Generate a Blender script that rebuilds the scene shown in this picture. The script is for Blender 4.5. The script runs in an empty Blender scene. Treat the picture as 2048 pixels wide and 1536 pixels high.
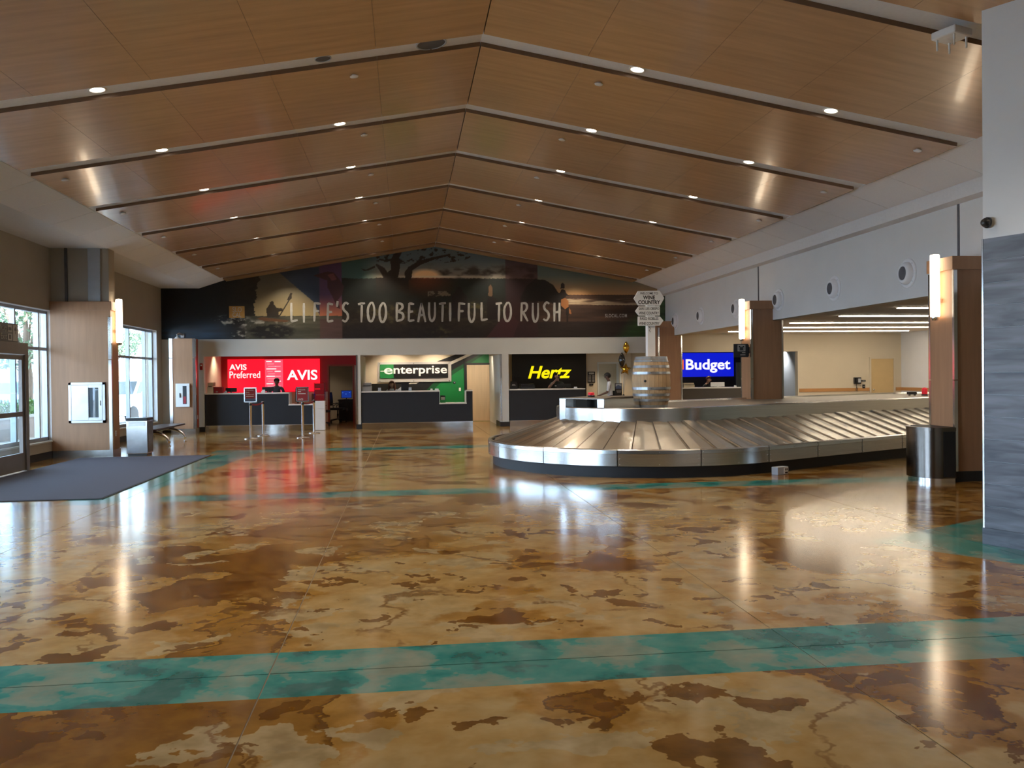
import bpy, bmesh, math, random
import numpy as np
from mathutils import Vector, Matrix

random.seed(7)
scene = bpy.context.scene
COL = scene.collection

# ------------------------------------------------------------------ camera
YAW, PITCH, ROLL = math.radians(7.052), math.radians(-0.546), math.radians(-0.640)
fwd = Vector((math.sin(YAW) * math.cos(PITCH), math.cos(YAW) * math.cos(PITCH), math.sin(PITCH)))
r0 = Vector((math.cos(YAW), -math.sin(YAW), 0.0))
u0 = r0.cross(fwd)
rgt = r0 * math.cos(ROLL) + u0 * math.sin(ROLL)
upv = -r0 * math.sin(ROLL) + u0 * math.cos(ROLL)
cam_data = bpy.data.cameras.new('camera')
cam_data.sensor_width = 36.0
cam_data.lens = 36.0 * 1725.9 / 2048.0
cam_data.clip_end = 400.0
cam = bpy.data.objects.new('camera', cam_data)
m = Matrix.Identity(4)
for i in range(3):
    m[i][0] = rgt[i]; m[i][1] = upv[i]; m[i][2] = -fwd[i]
m.translation = Vector((0, 0, 1.6))
cam.matrix_world = m
COL.objects.link(cam)
scene.camera = cam

# ------------------------------------------------------------------ world, sun, exposure
world = bpy.data.worlds.new('world')
scene.world = world
world.use_nodes = True
wn = world.node_tree.nodes
wn.clear()
w_out = wn.new('ShaderNodeOutputWorld')
w_bg = wn.new('ShaderNodeBackground')
w_sky = wn.new('ShaderNodeTexSky')
w_sky.sky_type = 'HOSEK_WILKIE'
w_sky.turbidity = 4.0
w_sky.ground_albedo = 0.5
w_sky.sun_direction = (0.55, -0.45, 0.70)
w_mix = wn.new('ShaderNodeMixRGB')
w_mix.inputs[0].default_value = 0.65
w_mix.inputs[2].default_value = (0.62, 0.80, 1.0, 1)
world.node_tree.links.new(w_sky.outputs[0], w_mix.inputs[1])
world.node_tree.links.new(w_mix.outputs[0], w_bg.inputs[0])
w_bg.inputs[1].default_value = 24.0
world.node_tree.links.new(w_bg.outputs[0], w_out.inputs[0])

sun_d = bpy.data.lights.new('sun', 'SUN')
sun_d.energy = 55.0
sun_d.angle = 0.01
sun_d.color = (1.0, 0.95, 0.88)
sun = bpy.data.objects.new('sun', sun_d)
sun.rotation_euler = Vector((-0.55, 0.45, -0.85)).to_track_quat('-Z', 'Y').to_euler()
COL.objects.link(sun)

vs = scene.view_settings
vs.view_transform = 'Standard'
vs.look = 'None'
vs.gamma = 1.0
vs.exposure = 0.0
vs.use_curve_mapping = False
scene.cycles.use_denoising = True
scene.cycles.max_bounces = 10
scene.cycles.diffuse_bounces = 4
scene.cycles.glossy_bounces = 5
scene.cycles.transmission_bounces = 8
scene.cycles.sample_clamp_indirect = 6.0
scene.cycles.caustics_reflective = False
scene.cycles.caustics_refractive = False

# ------------------------------------------------------------------ materials
def new_mat(name):
    mt = bpy.data.materials.new(name)
    mt.use_nodes = True
    nt = mt.node_tree
    return mt, nt, nt.nodes['Principled BSDF']

def S(v):
    """sRGB 0-255 triple to linear."""
    o = []
    for c in v:
        c = c / 255.0
        o.append(c / 12.92 if c <= 0.04045 else ((c + 0.055) / 1.055) ** 2.4)
    return (o[0], o[1], o[2], 1.0)

def noise_vary(nt, bsdf, col, amount=0.08, scale=6.0, stretch=(1, 1, 1), bump=0.0, coord='Object'):
    tc = nt.nodes.new('ShaderNodeTexCoord')
    mp = nt.nodes.new('ShaderNodeMapping')
    mp.inputs['Scale'].default_value = stretch
    nt.links.new(tc.outputs[coord], mp.inputs[0])
    nz = nt.nodes.new('ShaderNodeTexNoise')
    nz.inputs['Scale'].default_value = scale
    nz.inputs['Detail'].default_value = 5
    nt.links.new(mp.outputs[0], nz.inputs['Vector'])
    rp = nt.nodes.new('ShaderNodeValToRGB')
    a, b = 1 - amount, 1 + amount
    rp.color_ramp.elements[0].position = 0.3
    rp.color_ramp.elements[1].position = 0.7
    rp.color_ramp.elements[0].color = (col[0] * a, col[1] * a, col[2] * a, 1)
    rp.color_ramp.elements[1].color = (min(1, col[0] * b), min(1, col[1] * b), min(1, col[2] * b), 1)
    nt.links.new(nz.outputs[0], rp.inputs[0])
    nt.links.new(rp.outputs[0], bsdf.inputs['Base Color'])
    if bump:
        bp = nt.nodes.new('ShaderNodeBump')
        bp.inputs['Strength'].default_value = bump
        bp.inputs['Distance'].default_value = 0.01
        nt.links.new(nz.outputs[0], bp.inputs['Height'])
        nt.links.new(bp.outputs[0], bsdf.inputs['Normal'])

def pmat(name, col, rough=0.6, metal=0.0, vary=0.05, scale=6.0, stretch=(1, 1, 1), bump=0.0, spec=0.5, coat=0.0, coord='Object'):
    mt, nt, b = new_mat(name)
    b.inputs['Roughness'].default_value = rough
    b.inputs['Metallic'].default_value = metal
    b.inputs['Specular IOR Level'].default_value = spec
    b.inputs['Coat Weight'].default_value = coat
    b.inputs['Coat Roughness'].default_value = 0.08
    noise_vary(nt, b, col, vary, scale, stretch, bump, coord)
    return mt

def emat(name, col, strength, base=None):
    mt, nt, b = new_mat(name)
    b.inputs['Base Color'].default_value = base or (col[0], col[1], col[2], 1)
    b.inputs['Emission Color'].default_value = (col[0], col[1], col[2], 1)
    b.inputs['Emission Strength'].default_value = strength
    b.inputs['Roughness'].default_value = 0.4
    return mt

M = {}
M['white_wall'] = pmat('white_wall', (0.76, 0.77, 0.78), 0.75, vary=0.02, scale=2, bump=0.03)
M['ceiling_white'] = pmat('ceiling_white', (0.74, 0.73, 0.74), 0.9, vary=0.03, scale=30)
M['tile_white'] = pmat('tile_white', (0.78, 0.77, 0.79), 0.9, vary=0.03, scale=60, bump=0.05)
M['beige_wall'] = pmat('beige_wall', (0.40, 0.36, 0.30), 0.8, vary=0.03, scale=2)
M['cream_wall'] = pmat('cream_wall', (0.64, 0.56, 0.42), 0.75, vary=0.02, scale=2)
M['niche_wall'] = pmat('niche_wall', (0.66, 0.58, 0.45), 0.75, vary=0.02, scale=2)
M['header_white'] = pmat('header_white', (0.62, 0.64, 0.62), 0.6, vary=0.02, scale=2)
M['dark_wall'] = pmat('dark_wall', (0.015, 0.022, 0.024), 0.5, vary=0.1)
M['red_wall'] = pmat('red_wall', (0.42, 0.012, 0.02), 0.5, vary=0.04)
M['green_paint'] = pmat('green_paint', (0.006, 0.18, 0.045), 0.45, vary=0.04)
M['green_dark'] = pmat('green_dark', (0.006, 0.075, 0.025), 0.45, vary=0.04)
M['pale_green'] = pmat('pale_green', (0.30, 0.38, 0.28), 0.5, vary=0.03)
M['joint_grout'] = pmat('joint_grout', (0.24, 0.20, 0.15), 0.7, vary=0.1)
M['black_paint'] = pmat('black_paint', (0.012, 0.012, 0.013), 0.4, vary=0.1)
M['white_paint'] = pmat('white_paint', (0.72, 0.70, 0.62), 0.5, vary=0.02)
M['wood_ceiling'] = pmat('wood_ceiling', (0.50, 0.30, 0.155), 0.26, vary=0.10, scale=2.2, stretch=(0.5, 5.0, 1), spec=0.45, coat=0.22)
M['wood_edge'] = pmat('wood_edge', (0.17, 0.09, 0.045), 0.5, vary=0.1, scale=4)
M['column_wood'] = pmat('column_wood', (0.36, 0.195, 0.105), 0.45, vary=0.08, scale=3.0, stretch=(5, 5, 0.4), spec=0.4)
M['door_wood'] = pmat('door_wood', (0.62, 0.48, 0.32), 0.5, vary=0.06, scale=3, stretch=(6, 6, 0.4))
M['tan_door'] = pmat('tan_door', (0.62, 0.45, 0.22), 0.55, vary=0.02)
M['rail_wood'] = pmat('rail_wood', (0.50, 0.25, 0.09), 0.45, vary=0.08, stretch=(0.5, 5, 5))
M['steel'] = pmat('steel', (0.62, 0.61, 0.59), 0.22, 1.0, vary=0.06, scale=4, stretch=(0.3, 0.3, 12))
M['steel_plate'] = pmat('steel_plate', (0.66, 0.62, 0.55), 0.27, 1.0, vary=0.10, scale=2.5, bump=0.12)
M['steel_deck'] = pmat('steel_deck', (0.24, 0.215, 0.185), 0.5, 1.0, vary=0.08, scale=3)
M['steel_bright'] = pmat('steel_bright', (0.78, 0.79, 0.80), 0.16, 1.0, vary=0.03, scale=5)
M['steel_brushed'] = pmat('steel_brushed', (0.50, 0.50, 0.50), 0.42, 1.0, vary=0.12, scale=3)
M['steel_dark'] = pmat('steel_dark', (0.16, 0.14, 0.125), 0.22, 1.0, vary=0.08, scale=3, stretch=(8, 8, 0.3))
M['mirror_kick'] = pmat('mirror_kick', (0.62, 0.60, 0.57), 0.08, 1.0, vary=0.04, scale=1.5, bump=0.06)
M['black_rubber'] = pmat('black_rubber', (0.012, 0.012, 0.014), 0.55, vary=0.1)
M['black_plastic'] = pmat('black_plastic', (0.015, 0.015, 0.017), 0.35, vary=0.1)
M['dark_base'] = pmat('dark_base', (0.022, 0.020, 0.020), 0.5, vary=0.1)
M['grey_plastic'] = pmat('grey_plastic', (0.42, 0.46, 0.52), 0.45, vary=0.03)
M['white_plastic'] = pmat('white_plastic', (0.80, 0.80, 0.80), 0.4, vary=0.02)
M['jet_white'] = pmat('jet_white', (0.88, 0.89, 0.93), 0.4, vary=0.02)
M['jet_grey'] = pmat('jet_grey', (0.10, 0.10, 0.115), 0.7, vary=0.1)
M['counter_dark'] = pmat('counter_dark', (0.018, 0.022, 0.029), 0.45, vary=0.05)
M['counter_brown'] = pmat('counter_brown', (0.055, 0.046, 0.036), 0.5, vary=0.05)
M['counter_white'] = pmat('counter_white', (0.78, 0.77, 0.75), 0.35, vary=0.02)
M['carpet'] = pmat('carpet', (0.052, 0.057, 0.088), 0.95, vary=0.18, scale=90, bump=0.4)
M['mat_edge'] = pmat('mat_edge', (0.015, 0.015, 0.018), 0.7)
M['window_metal'] = pmat('window_metal', (0.34, 0.36, 0.40), 0.4, 0.6, vary=0.03)
M['door_frame_metal'] = pmat('door_frame_metal', (0.22, 0.20, 0.19), 0.45, 0.4, vary=0.04)
M['exterior_cream'] = pmat('exterior_cream', (0.72, 0.68, 0.56), 0.8, vary=0.03)
M['concrete'] = pmat('concrete', (0.50, 0.49, 0.47), 0.9, vary=0.06, scale=1.5)
M['planter'] = pmat('planter', (0.30, 0.24, 0.22), 0.85, vary=0.08)
M['leaf'] = pmat('leaf', (0.07, 0.17, 0.035), 0.6, vary=0.3, scale=3)
M['leaf_grey'] = pmat('leaf_grey', (0.09, 0.15, 0.08), 0.6, vary=0.3, scale=3)
M['bark'] = pmat('bark', (0.12, 0.085, 0.06), 0.9, vary=0.2)
M['car_white'] = pmat('car_white', (0.82, 0.83, 0.84), 0.2, vary=0.01, coat=0.5)
M['car_blue'] = pmat('car_blue', (0.10, 0.16, 0.30), 0.2, vary=0.02, coat=0.5)
M['car_glass'] = pmat('car_glass', (0.03, 0.05, 0.07), 0.08, vary=0.05)
M['tyre'] = pmat('tyre', (0.02, 0.02, 0.02), 0.8)
M['pole_steel'] = pmat('pole_steel', (0.80, 0.81, 0.82), 0.24, 1.0, vary=0.02)
M['belt_red'] = pmat('belt_red', (0.22, 0.008, 0.02), 0.7)
M['sign_red'] = pmat('sign_red', (0.33, 0.02, 0.03), 0.4, vary=0.05)
M['sign_blue'] = pmat('sign_blue', (0.10, 0.14, 0.28), 0.4, vary=0.05)
M['text_white'] = pmat('text_white', (0.80, 0.80, 0.80), 0.5, vary=0.01)
M['text_black'] = pmat('text_black', (0.012, 0.012, 0.012), 0.5, vary=0.01)
M['text_grey'] = pmat('text_grey', (0.42, 0.42, 0.40), 0.6, vary=0.08, scale=9)
M['sign_black'] = pmat('sign_black', (0.010, 0.010, 0.011), 0.3, vary=0.1)
M['sign_dark'] = pmat('sign_dark', (0.022, 0.026, 0.032), 0.35, vary=0.05)
M['sign_panel'] = pmat('sign_panel', (0.42, 0.42, 0.42), 0.4, vary=0.03)
M['gold_foil'] = pmat('gold_foil', (0.80, 0.47, 0.06), 0.14, 1.0, vary=0.05)
M['black_foil'] = pmat('black_foil', (0.010, 0.010, 0.011), 0.10, 0.0, vary=0.05, coat=1.0)
M['ribbon'] = pmat('ribbon', (0.75, 0.75, 0.72), 0.5)
M['oak'] = pmat('oak', (0.52, 0.34, 0.18), 0.6, vary=0.14, scale=3, stretch=(6, 6, 0.6), bump=0.1)
M['hoop'] = pmat('hoop', (0.50, 0.53, 0.56), 0.35, 0.9, vary=0.15, scale=12)
M['sign_paint'] = pmat('sign_paint', (0.78, 0.78, 0.76), 0.55, vary=0.03)
M['plank_grey'] = None
M['logo_gold'] = pmat('logo_gold', (0.46, 0.25, 0.06), 0.6, vary=0.08)
M['amber_cab'] = pmat('amber_cab', (0.30, 0.06, 0.03), 0.5, vary=0.05)
M['bench_seat'] = pmat('bench_seat', (0.045, 0.022, 0.022), 0.35, vary=0.1)
M['fire_red'] = pmat('fire_red', (0.45, 0.02, 0.02), 0.35)
M['desk_dark'] = pmat('desk_dark', (0.03, 0.022, 0.018), 0.4, vary=0.1)
M['skin_a'] = pmat('skin_a', (0.26, 0.14, 0.09), 0.55, vary=0.04)
M['skin_b'] = pmat('skin_b', (0.48, 0.27, 0.19), 0.55, vary=0.04)
M['skin_c'] = pmat('skin_c', (0.15, 0.08, 0.055), 0.55, vary=0.04)
M['hair_black'] = pmat('hair_black', (0.010, 0.008, 0.007), 0.6, vary=0.2, scale=40)
M['hair_auburn'] = pmat('hair_auburn', (0.10, 0.028, 0.014), 0.5, vary=0.2, scale=40)
M['hair_grey'] = pmat('hair_grey', (0.20, 0.16, 0.13), 0.6, vary=0.2, scale=40)
M['cloth_grey'] = pmat('cloth_grey', (0.075, 0.085, 0.10), 0.85, vary=0.08, scale=20)
M['cloth_dark'] = pmat('cloth_dark', (0.014, 0.014, 0.016), 0.85, vary=0.1, scale=20)
M['cloth_olive'] = pmat('cloth_olive', (0.05, 0.052, 0.042), 0.85, vary=0.1, scale=20)
M['cloth_white'] = pmat('cloth_white', (0.62, 0.65, 0.72), 0.85, vary=0.06, scale=20)
M['cloth_navy'] = pmat('cloth_navy', (0.02, 0.025, 0.09), 0.85, vary=0.1, scale=20)
M['eye'] = pmat('eye', (0.01, 0.008, 0.006), 0.2)
M['lip'] = pmat('lip', (0.30, 0.10, 0.08), 0.5)
# things that give off light
M['lamp_disc'] = emat('lamp_disc', (1.0, 0.87, 0.70), 12.0)
M['sconce_glass'] = emat('sconce_glass', (1.0, 0.80, 0.56), 9.0)
M['strip_light'] = emat('strip_light', (1.0, 0.86, 0.66), 24.0)
M['red_lit'] = emat('red_lit', (0.80, 0.006, 0.022), 1.5)
M['pink_lit'] = emat('pink_lit', (0.90, 0.10, 0.17), 0.95)
M['pink_row'] = emat('pink_row', (0.95, 0.35, 0.42), 0.8)
M['white_lit'] = emat('white_lit', (1.0, 0.98, 0.97), 1.05)
M['yellow_lit'] = emat('yellow_lit', (1.0, 0.85, 0.004), 1.0)
M['blue_lit'] = emat('blue_lit', (0.004, 0.012, 0.62), 0.95)
M['orange_lit'] = emat('orange_lit', (1.0, 0.14, 0.008), 0.95)
M['screen_blue'] = emat('screen_blue', (0.01, 0.05, 0.42), 0.6)
M['screen_icon'] = emat('screen_icon', (0.10, 0.28, 0.7), 0.6)
M['beacon_red'] = emat('beacon_red', (0.55, 0.008, 0.02), 0.35)

def glass_mat(name, tint=(0.93, 0.97, 1.0)):
    """thin pane: clear, with Schlick reflection that is the same from both sides"""
    mt, nt, b = new_mat(name)
    nt.nodes.remove(b)
    N, L = nt.nodes, nt.links
    out = N['Material Output']
    tr = N.new('ShaderNodeBsdfTransparent'); tr.inputs[0].default_value = (*tint, 1)
    gl = N.new('ShaderNodeBsdfGlossy'); gl.inputs['Roughness'].default_value = 0.02
    geo = N.new('ShaderNodeNewGeometry')
    dt = N.new('ShaderNodeVectorMath'); dt.operation = 'DOT_PRODUCT'
    L.new(geo.outputs['Normal'], dt.inputs[0]); L.new(geo.outputs['Incoming'], dt.inputs[1])
    def mth(op, a, c=None):
        n = N.new('ShaderNodeMath'); n.operation = op
        for i, v in enumerate((a, c)):
            if v is None: continue
            if isinstance(v, (int, float)): n.inputs[i].default_value = v
            else: L.new(v, n.inputs[i])
        return n.outputs[0]
    x = mth('SUBTRACT', 1.0, mth('ABSOLUTE', dt.outputs['Value']))
    f = mth('ADD', 0.03, mth('MULTIPLY', mth('POWER', x, 5.0), 0.6))
    mx = N.new('ShaderNodeMixShader')
    L.new(f, mx.inputs[0]); L.new(tr.outputs[0], mx.inputs[1]); L.new(gl.outputs[0], mx.inputs[2])
    L.new(mx.outputs[0], out.inputs[0])
    return mt
M['glass'] = glass_mat('glass')
M['acrylic'] = glass_mat('acrylic', (0.95, 0.80, 0.82))

def plank_material():
    mt, nt, b = new_mat('plank_grey')
    tc = nt.nodes.new('ShaderNodeNewGeometry')
    oi = nt.nodes.new('ShaderNodeObjectInfo')
    mp = nt.nodes.new('ShaderNodeMapping'); mp.inputs['Scale'].default_value = (1.2, 1.2, 9)
    nt.links.new(tc.outputs['Position'], mp.inputs[0])
    cb = nt.nodes.new('ShaderNodeVectorMath'); cb.operation = 'ADD'
    nt.links.new(mp.outputs[0], cb.inputs[0])
    sc = nt.nodes.new('ShaderNodeMath'); sc.operation = 'MULTIPLY'; sc.inputs[1].default_value = 37.0
    nt.links.new(oi.outputs['Random'], sc.inputs[0])
    nt.links.new(sc.outputs[0], cb.inputs[1])
    nz = nt.nodes.new('ShaderNodeTexNoise'); nz.inputs['Scale'].default_value = 1.6; nz.inputs['Detail'].default_value = 8; nz.inputs['Distortion'].default_value = 0.6
    nt.links.new(cb.outputs[0], nz.inputs['Vector'])
    rp = nt.nodes.new('ShaderNodeValToRGB')
    rp.color_ramp.elements[0].position = 0.3; rp.color_ramp.elements[0].color = (0.060, 0.066, 0.085, 1)
    rp.color_ramp.elements[1].position = 0.72; rp.color_ramp.elements[1].color = (0.19, 0.205, 0.25, 1)
    nt.links.new(nz.outputs[0], rp.inputs[0]); nt.links.new(rp.outputs[0], b.inputs['Base Color'])
    b.inputs['Roughness'].default_value = 0.45
    return mt
M['plank_grey'] = plank_material()

def floor_material():
    """Acid-stained, polished concrete: tan field, brown puddles, teal bands."""
    mt, nt, b = new_mat('stained_concrete')
    N, L = nt.nodes, nt.links
    geo = N.new('ShaderNodeNewGeometry')
    sep = N.new('ShaderNodeSeparateXYZ'); L.new(geo.outputs['Position'], sep.inputs[0])
    def math_(op, a, bb=None, c=None, clamp=False):
        n = N.new('ShaderNodeMath'); n.operation = op; n.use_clamp = clamp
        for i, v in enumerate((a, bb, c)):
            if v is None: continue
            if isinstance(v, (int, float)): n.inputs[i].default_value = v
            else: L.new(v, n.inputs[i])
        return n.outputs[0]
    def noise(scale, detail=4, dist=0.0, off=(0, 0, 0), rough=0.5):
        mp = N.new('ShaderNodeMapping'); mp.inputs['Location'].default_value = off
        L.new(geo.outputs['Position'], mp.inputs[0])
        n = N.new('ShaderNodeTexNoise'); n.inputs['Scale'].default_value = scale
        n.inputs['Detail'].default_value = detail; n.inputs['Distortion'].default_value = dist
        n.inputs['Roughness'].default_value = rough
        L.new(mp.outputs[0], n.inputs['Vector'])
        return n.outputs[0]
    def ramp(fac, stops):
        r = N.new('ShaderNodeValToRGB')
        while len(r.color_ramp.elements) < len(stops): r.color_ramp.elements.new(0.5)
        for e, (p, c) in zip(r.color_ramp.elements, stops):
            e.position = p; e.color = c
        L.new(fac, r.inputs[0]); return r.outputs[0]
    def mix(fac, a, c, mode='MIX'):
        n = N.new('ShaderNodeMixRGB'); n.blend_type = mode
        for i, v in zip((0, 1, 2), (fac, a, c)):
            if isinstance(v, (int, float)): n.inputs[i].default_value = v
            elif isinstance(v, tuple): n.inputs[i].default_value = v
            else: L.new(v, n.inputs[i])
        return n.outputs[0]
    def sstep(v, lo, hi):
        n = N.new('ShaderNodeMapRange'); n.interpolation_type = 'SMOOTHSTEP'
        n.inputs[1].default_value = lo; n.inputs[2].default_value = hi
        L.new(v, n.inputs[0]); return n.outputs[0]
    fine = noise(5.0, 3, 0.2, rough=0.6)
    mid = noise(1.1, 5, 0.4, (3, 1, 0), 0.6)
    # domain warp gives the stain edges their ragged, wandering outline
    def warp_noise(scale, det, off):
        w1 = N.new('ShaderNodeTexNoise'); w1.inputs['Scale'].default_value = 1.7; w1.inputs['Detail'].default_value = 5; w1.inputs['Roughness'].default_value = 0.6
        L.new(geo.outputs['Position'], w1.inputs['Vector'])
        sb = N.new('ShaderNodeVectorMath'); sb.operation = 'SUBTRACT'; sb.inputs[1].default_value = (0.5, 0.5, 0.5)
        L.new(w1.outputs['Color'], sb.inputs[0])
        sc = N.new('ShaderNodeVectorMath'); sc.operation = 'SCALE'; sc.inputs['Scale'].default_value = 0.9
        L.new(sb.outputs[0], sc.inputs[0])
        ad = N.new('ShaderNodeVectorMath'); ad.operation = 'ADD'
        L.new(geo.outputs['Position'], ad.inputs[0]); L.new(sc.outputs[0], ad.inputs[1])
        mp = N.new('ShaderNodeMapping'); mp.inputs['Location'].default_value = off
        L.new(ad.outputs[0], mp.inputs[0])
        n = N.new('ShaderNodeTexNoise'); n.inputs['Scale'].default_value = scale; n.inputs['Detail'].default_value = det
        L.new(mp.outputs[0], n.inputs['Vector'])
        return n.outputs[0]
    tan = ramp(mid, [(0.30, (0.235, 0.125, 0.048, 1)), (0.45, (0.30, 0.185, 0.085, 1)), (0.58, (0.315, 0.225, 0.125, 1)), (0.72, (0.25, 0.205, 0.14, 1))])
    tan = mix(0.30, tan, ramp(fine, [(0.32, (0.15, 0.095, 0.05, 1)), (0.68, (0.42, 0.31, 0.19, 1))]))
    pud = warp_noise(0.80, 2.5, (11.3, 4.2, 2.0))
    shade = sstep(fine, .3, .7)
    patch = sstep(noise(0.35, 2, 0.0, (4, 8, 1)), 0.42, 0.58)
    # amber wash with a soft outer edge
    tan = mix(math_('MULTIPLY', sstep(pud, 0.505, 0.555), 0.70), tan, mix(shade, (0.165, 0.074, 0.022, 1), (0.25, 0.125, 0.043, 1)))
    # brown puddle, filled only in places, with a crisp dark rim
    fill = math_('MULTIPLY', sstep(pud, 0.588, 0.596), math_('ADD', math_('MULTIPLY', patch, 0.55), 0.25))
    tan = mix(fill, tan, mix(shade, (0.085, 0.034, 0.013, 1), (0.14, 0.060, 0.021, 1)))
    rim = math_('MULTIPLY', sstep(pud, 0.588, 0.594), math_('SUBTRACT', 1.0, sstep(pud, 0.596, 0.622)))
    tan = mix(math_('MULTIPLY', rim, 0.75), tan, (0.062, 0.025, 0.010, 1))
    hole = warp_noise(1.7, 2.0, (1.0, 7.7, 3.0))
    tan = mix(math_('MULTIPLY', sstep(hole, 0.605, 0.613), 0.8), tan, mix(shade, (0.22, 0.165, 0.10, 1), (0.34, 0.265, 0.17, 1)))
    pud2 = warp_noise(1.8, 2.0, (21.0, 14.0, 6.0))
    tan = mix(math_('MULTIPLY', sstep(pud2, 0.622, 0.630), 0.85), tan, mix(shade, (0.062, 0.025, 0.010, 1), (0.115, 0.047, 0.017, 1)))
    pud3 = warp_noise(3.6, 1.0, (31.0, 4.0, 6.0))
    tan = mix(math_('MULTIPLY', sstep(pud3, 0.665, 0.675), 0.8), tan, (0.09, 0.037, 0.014, 1))
    vein = math_('ABSOLUTE', math_('SUBTRACT', warp_noise(0.75, 1.5, (2.0, 19.0, 5.0)), 0.5))
    vmask = math_('MULTIPLY', math_('SUBTRACT', 1.0, sstep(vein, 0.003, 0.016)), sstep(mid, 0.42, 0.56))
    tan = mix(math_('MULTIPLY', vmask, 0.7), tan, (0.10, 0.042, 0.016, 1))
    # teal bands
    tn = warp_noise(1.5, 3.0, (5, 2, 8))
    teal = ramp(tn, [(0.405, (0.008, 0.085, 0.080, 1)), (0.425, (0.018, 0.15, 0.135, 1)), (0.50, (0.035, 0.19, 0.165, 1)), (0.515, (0.11, 0.20, 0.165, 1)), (0.62, (0.19, 0.205, 0.16, 1))])
    teal = mix(0.25, teal, ramp(fine, [(0.3, (0.03, 0.09, 0.08, 1)), (0.7, (0.22, 0.29, 0.25, 1))]))
    X, Y = sep.outputs[0], sep.outputs[1]
    def band(v, lo, hi):
        return math_('MULTIPLY', math_('GREATER_THAN', v, lo), math_('LESS_THAN', v, hi))
    s1 = band(Y, 4.42, 5.15)
    s2 = math_('MULTIPLY', band(Y, 11.73, 12.30), math_('GREATER_THAN', X, -3.3))
    s3 = math_('MULTIPLY', band(Y, 19.22, 19.95), math_('GREATER_THAN', X, -4.2))
    diag = math_('MULTIPLY', band(math_('ADD', X, math_('MULTIPLY', Y, -0.075)), -5.40, -4.60), band(Y, 11.73, 19.5))
    # band that follows the clad corner wall on the right
    e1 = math_('SUBTRACT', math_('MULTIPLY', math_('SUBTRACT', X, 4.31), 0.464), math_('MULTIPLY', math_('SUBTRACT', Y, 7.65), 0.886))
    e2 = math_('ADD', math_('MULTIPLY', math_('SUBTRACT', X, 4.31), 0.846), math_('MULTIPLY', math_('SUBTRACT', Y, 7.65), 0.533))
    tri = math_('MULTIPLY', math_('GREATER_THAN', e1, 0.0), math_('GREATER_THAN', e2, 0.0))
    tri = math_('MULTIPLY', tri, math_('GREATER_THAN', Y, 5.15))
    msk = math_('MAXIMUM', math_('MAXIMUM', s1, s2), math_('MAXIMUM', math_('MAXIMUM', s3, tri), diag))
    col = mix(msk, tan, teal)
    hs = N.new('ShaderNodeHueSaturation'); hs.inputs['Value'].default_value = 1.15; hs.inputs['Saturation'].default_value = 1.16; hs.inputs['Hue'].default_value = 0.507
    L.new(col, hs.inputs['Color'])
    L.new(hs.outputs[0], b.inputs['Base Color'])
    b.inputs['Roughness'].default_value = 0.145
    b.inputs['Specular IOR Level'].default_value = 0.48
    return mt
M['floor'] = floor_material()

# ------------------------------------------------------------------ builders
ORG = {}          # object -> world origin its mesh coordinates are relative to
def org(o):
    return ORG.get(o.name, Vector((0, 0, 0))) if o is not None else Vector((0, 0, 0))

def link(name, me, mat=None, parent=None, smooth=False):
    o = bpy.data.objects.new(name, me)
    COL.objects.link(o)
    if mat is not None and not me.materials:
        me.materials.append(M[mat] if isinstance(mat, str) else mat)
    if parent is not None:
        o.parent = parent
    ORG[o.name] = org(parent)
    if smooth:
        for p in me.polygons: p.use_smooth = True
    return o

def poly(name, verts, faces, mat, parent=None, smooth=False):
    og = org(parent)
    me = bpy.data.meshes.new(name)
    me.from_pydata([tuple(Vector(v) - og) for v in verts], [], faces)
    me.validate(); me.update()
    return link(name, me, mat, parent, smooth)

def from_bm(name, bm, mat, parent=None, smooth=False):
    bmesh.ops.recalc_face_normals(bm, faces=bm.faces)
    og = org(parent)
    bmesh.ops.translate(bm, verts=bm.verts, vec=-og)
    me = bpy.data.meshes.new(name)
    bm.to_mesh(me); bm.free()
    return link(name, me, mat, parent, smooth)

def bbox(bm, x0, x1, y0, y1, z0, z1):
    r = bmesh.ops.create_cube(bm, size=1.0)
    bmesh.ops.scale(bm, verts=r['verts'], vec=(x1 - x0, y1 - y0, z1 - z0))
    bmesh.ops.translate(bm, verts=r['verts'], vec=((x0 + x1) / 2, (y0 + y1) / 2, (z0 + z1) / 2))
    return r['verts']

def box(name, x0, x1, y0, y1, z0, z1, mat, parent=None, bevel=0.0, seg=2):
    bm = bmesh.new()
    bbox(bm, x0, x1, y0, y1, z0, z1)
    if bevel:
        bmesh.ops.bevel(bm, geom=bm.edges[:], offset=bevel, segments=seg, affect='EDGES', profile=0.7)
    return from_bm(name, bm, mat, parent)

def boxes(name, lst, mat, parent=None):
    bm = bmesh.new()
    for b in lst: bbox(bm, *b)
    return from_bm(name, bm, mat, parent)

def prism(name, pts, z0, z1, mat, parent=None, bevel=0.0, smooth=False):
    """vertical prism over a plan polygon"""
    bm = bmesh.new()
    lo = [bm.verts.new((x, y, z0)) for x, y in pts]
    hi = [bm.verts.new((x, y, z1)) for x, y in pts]
    n = len(pts)
    bm.faces.new(lo[::-1]); bm.faces.new(hi)
    for i in range(n): bm.faces.new((lo[i], lo[(i + 1) % n], hi[(i + 1) % n], hi[i]))
    if bevel: bmesh.ops.bevel(bm, geom=bm.edges[:], offset=bevel, segments=2, affect='EDGES')
    return from_bm(name, bm, mat, parent, smooth)

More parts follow.
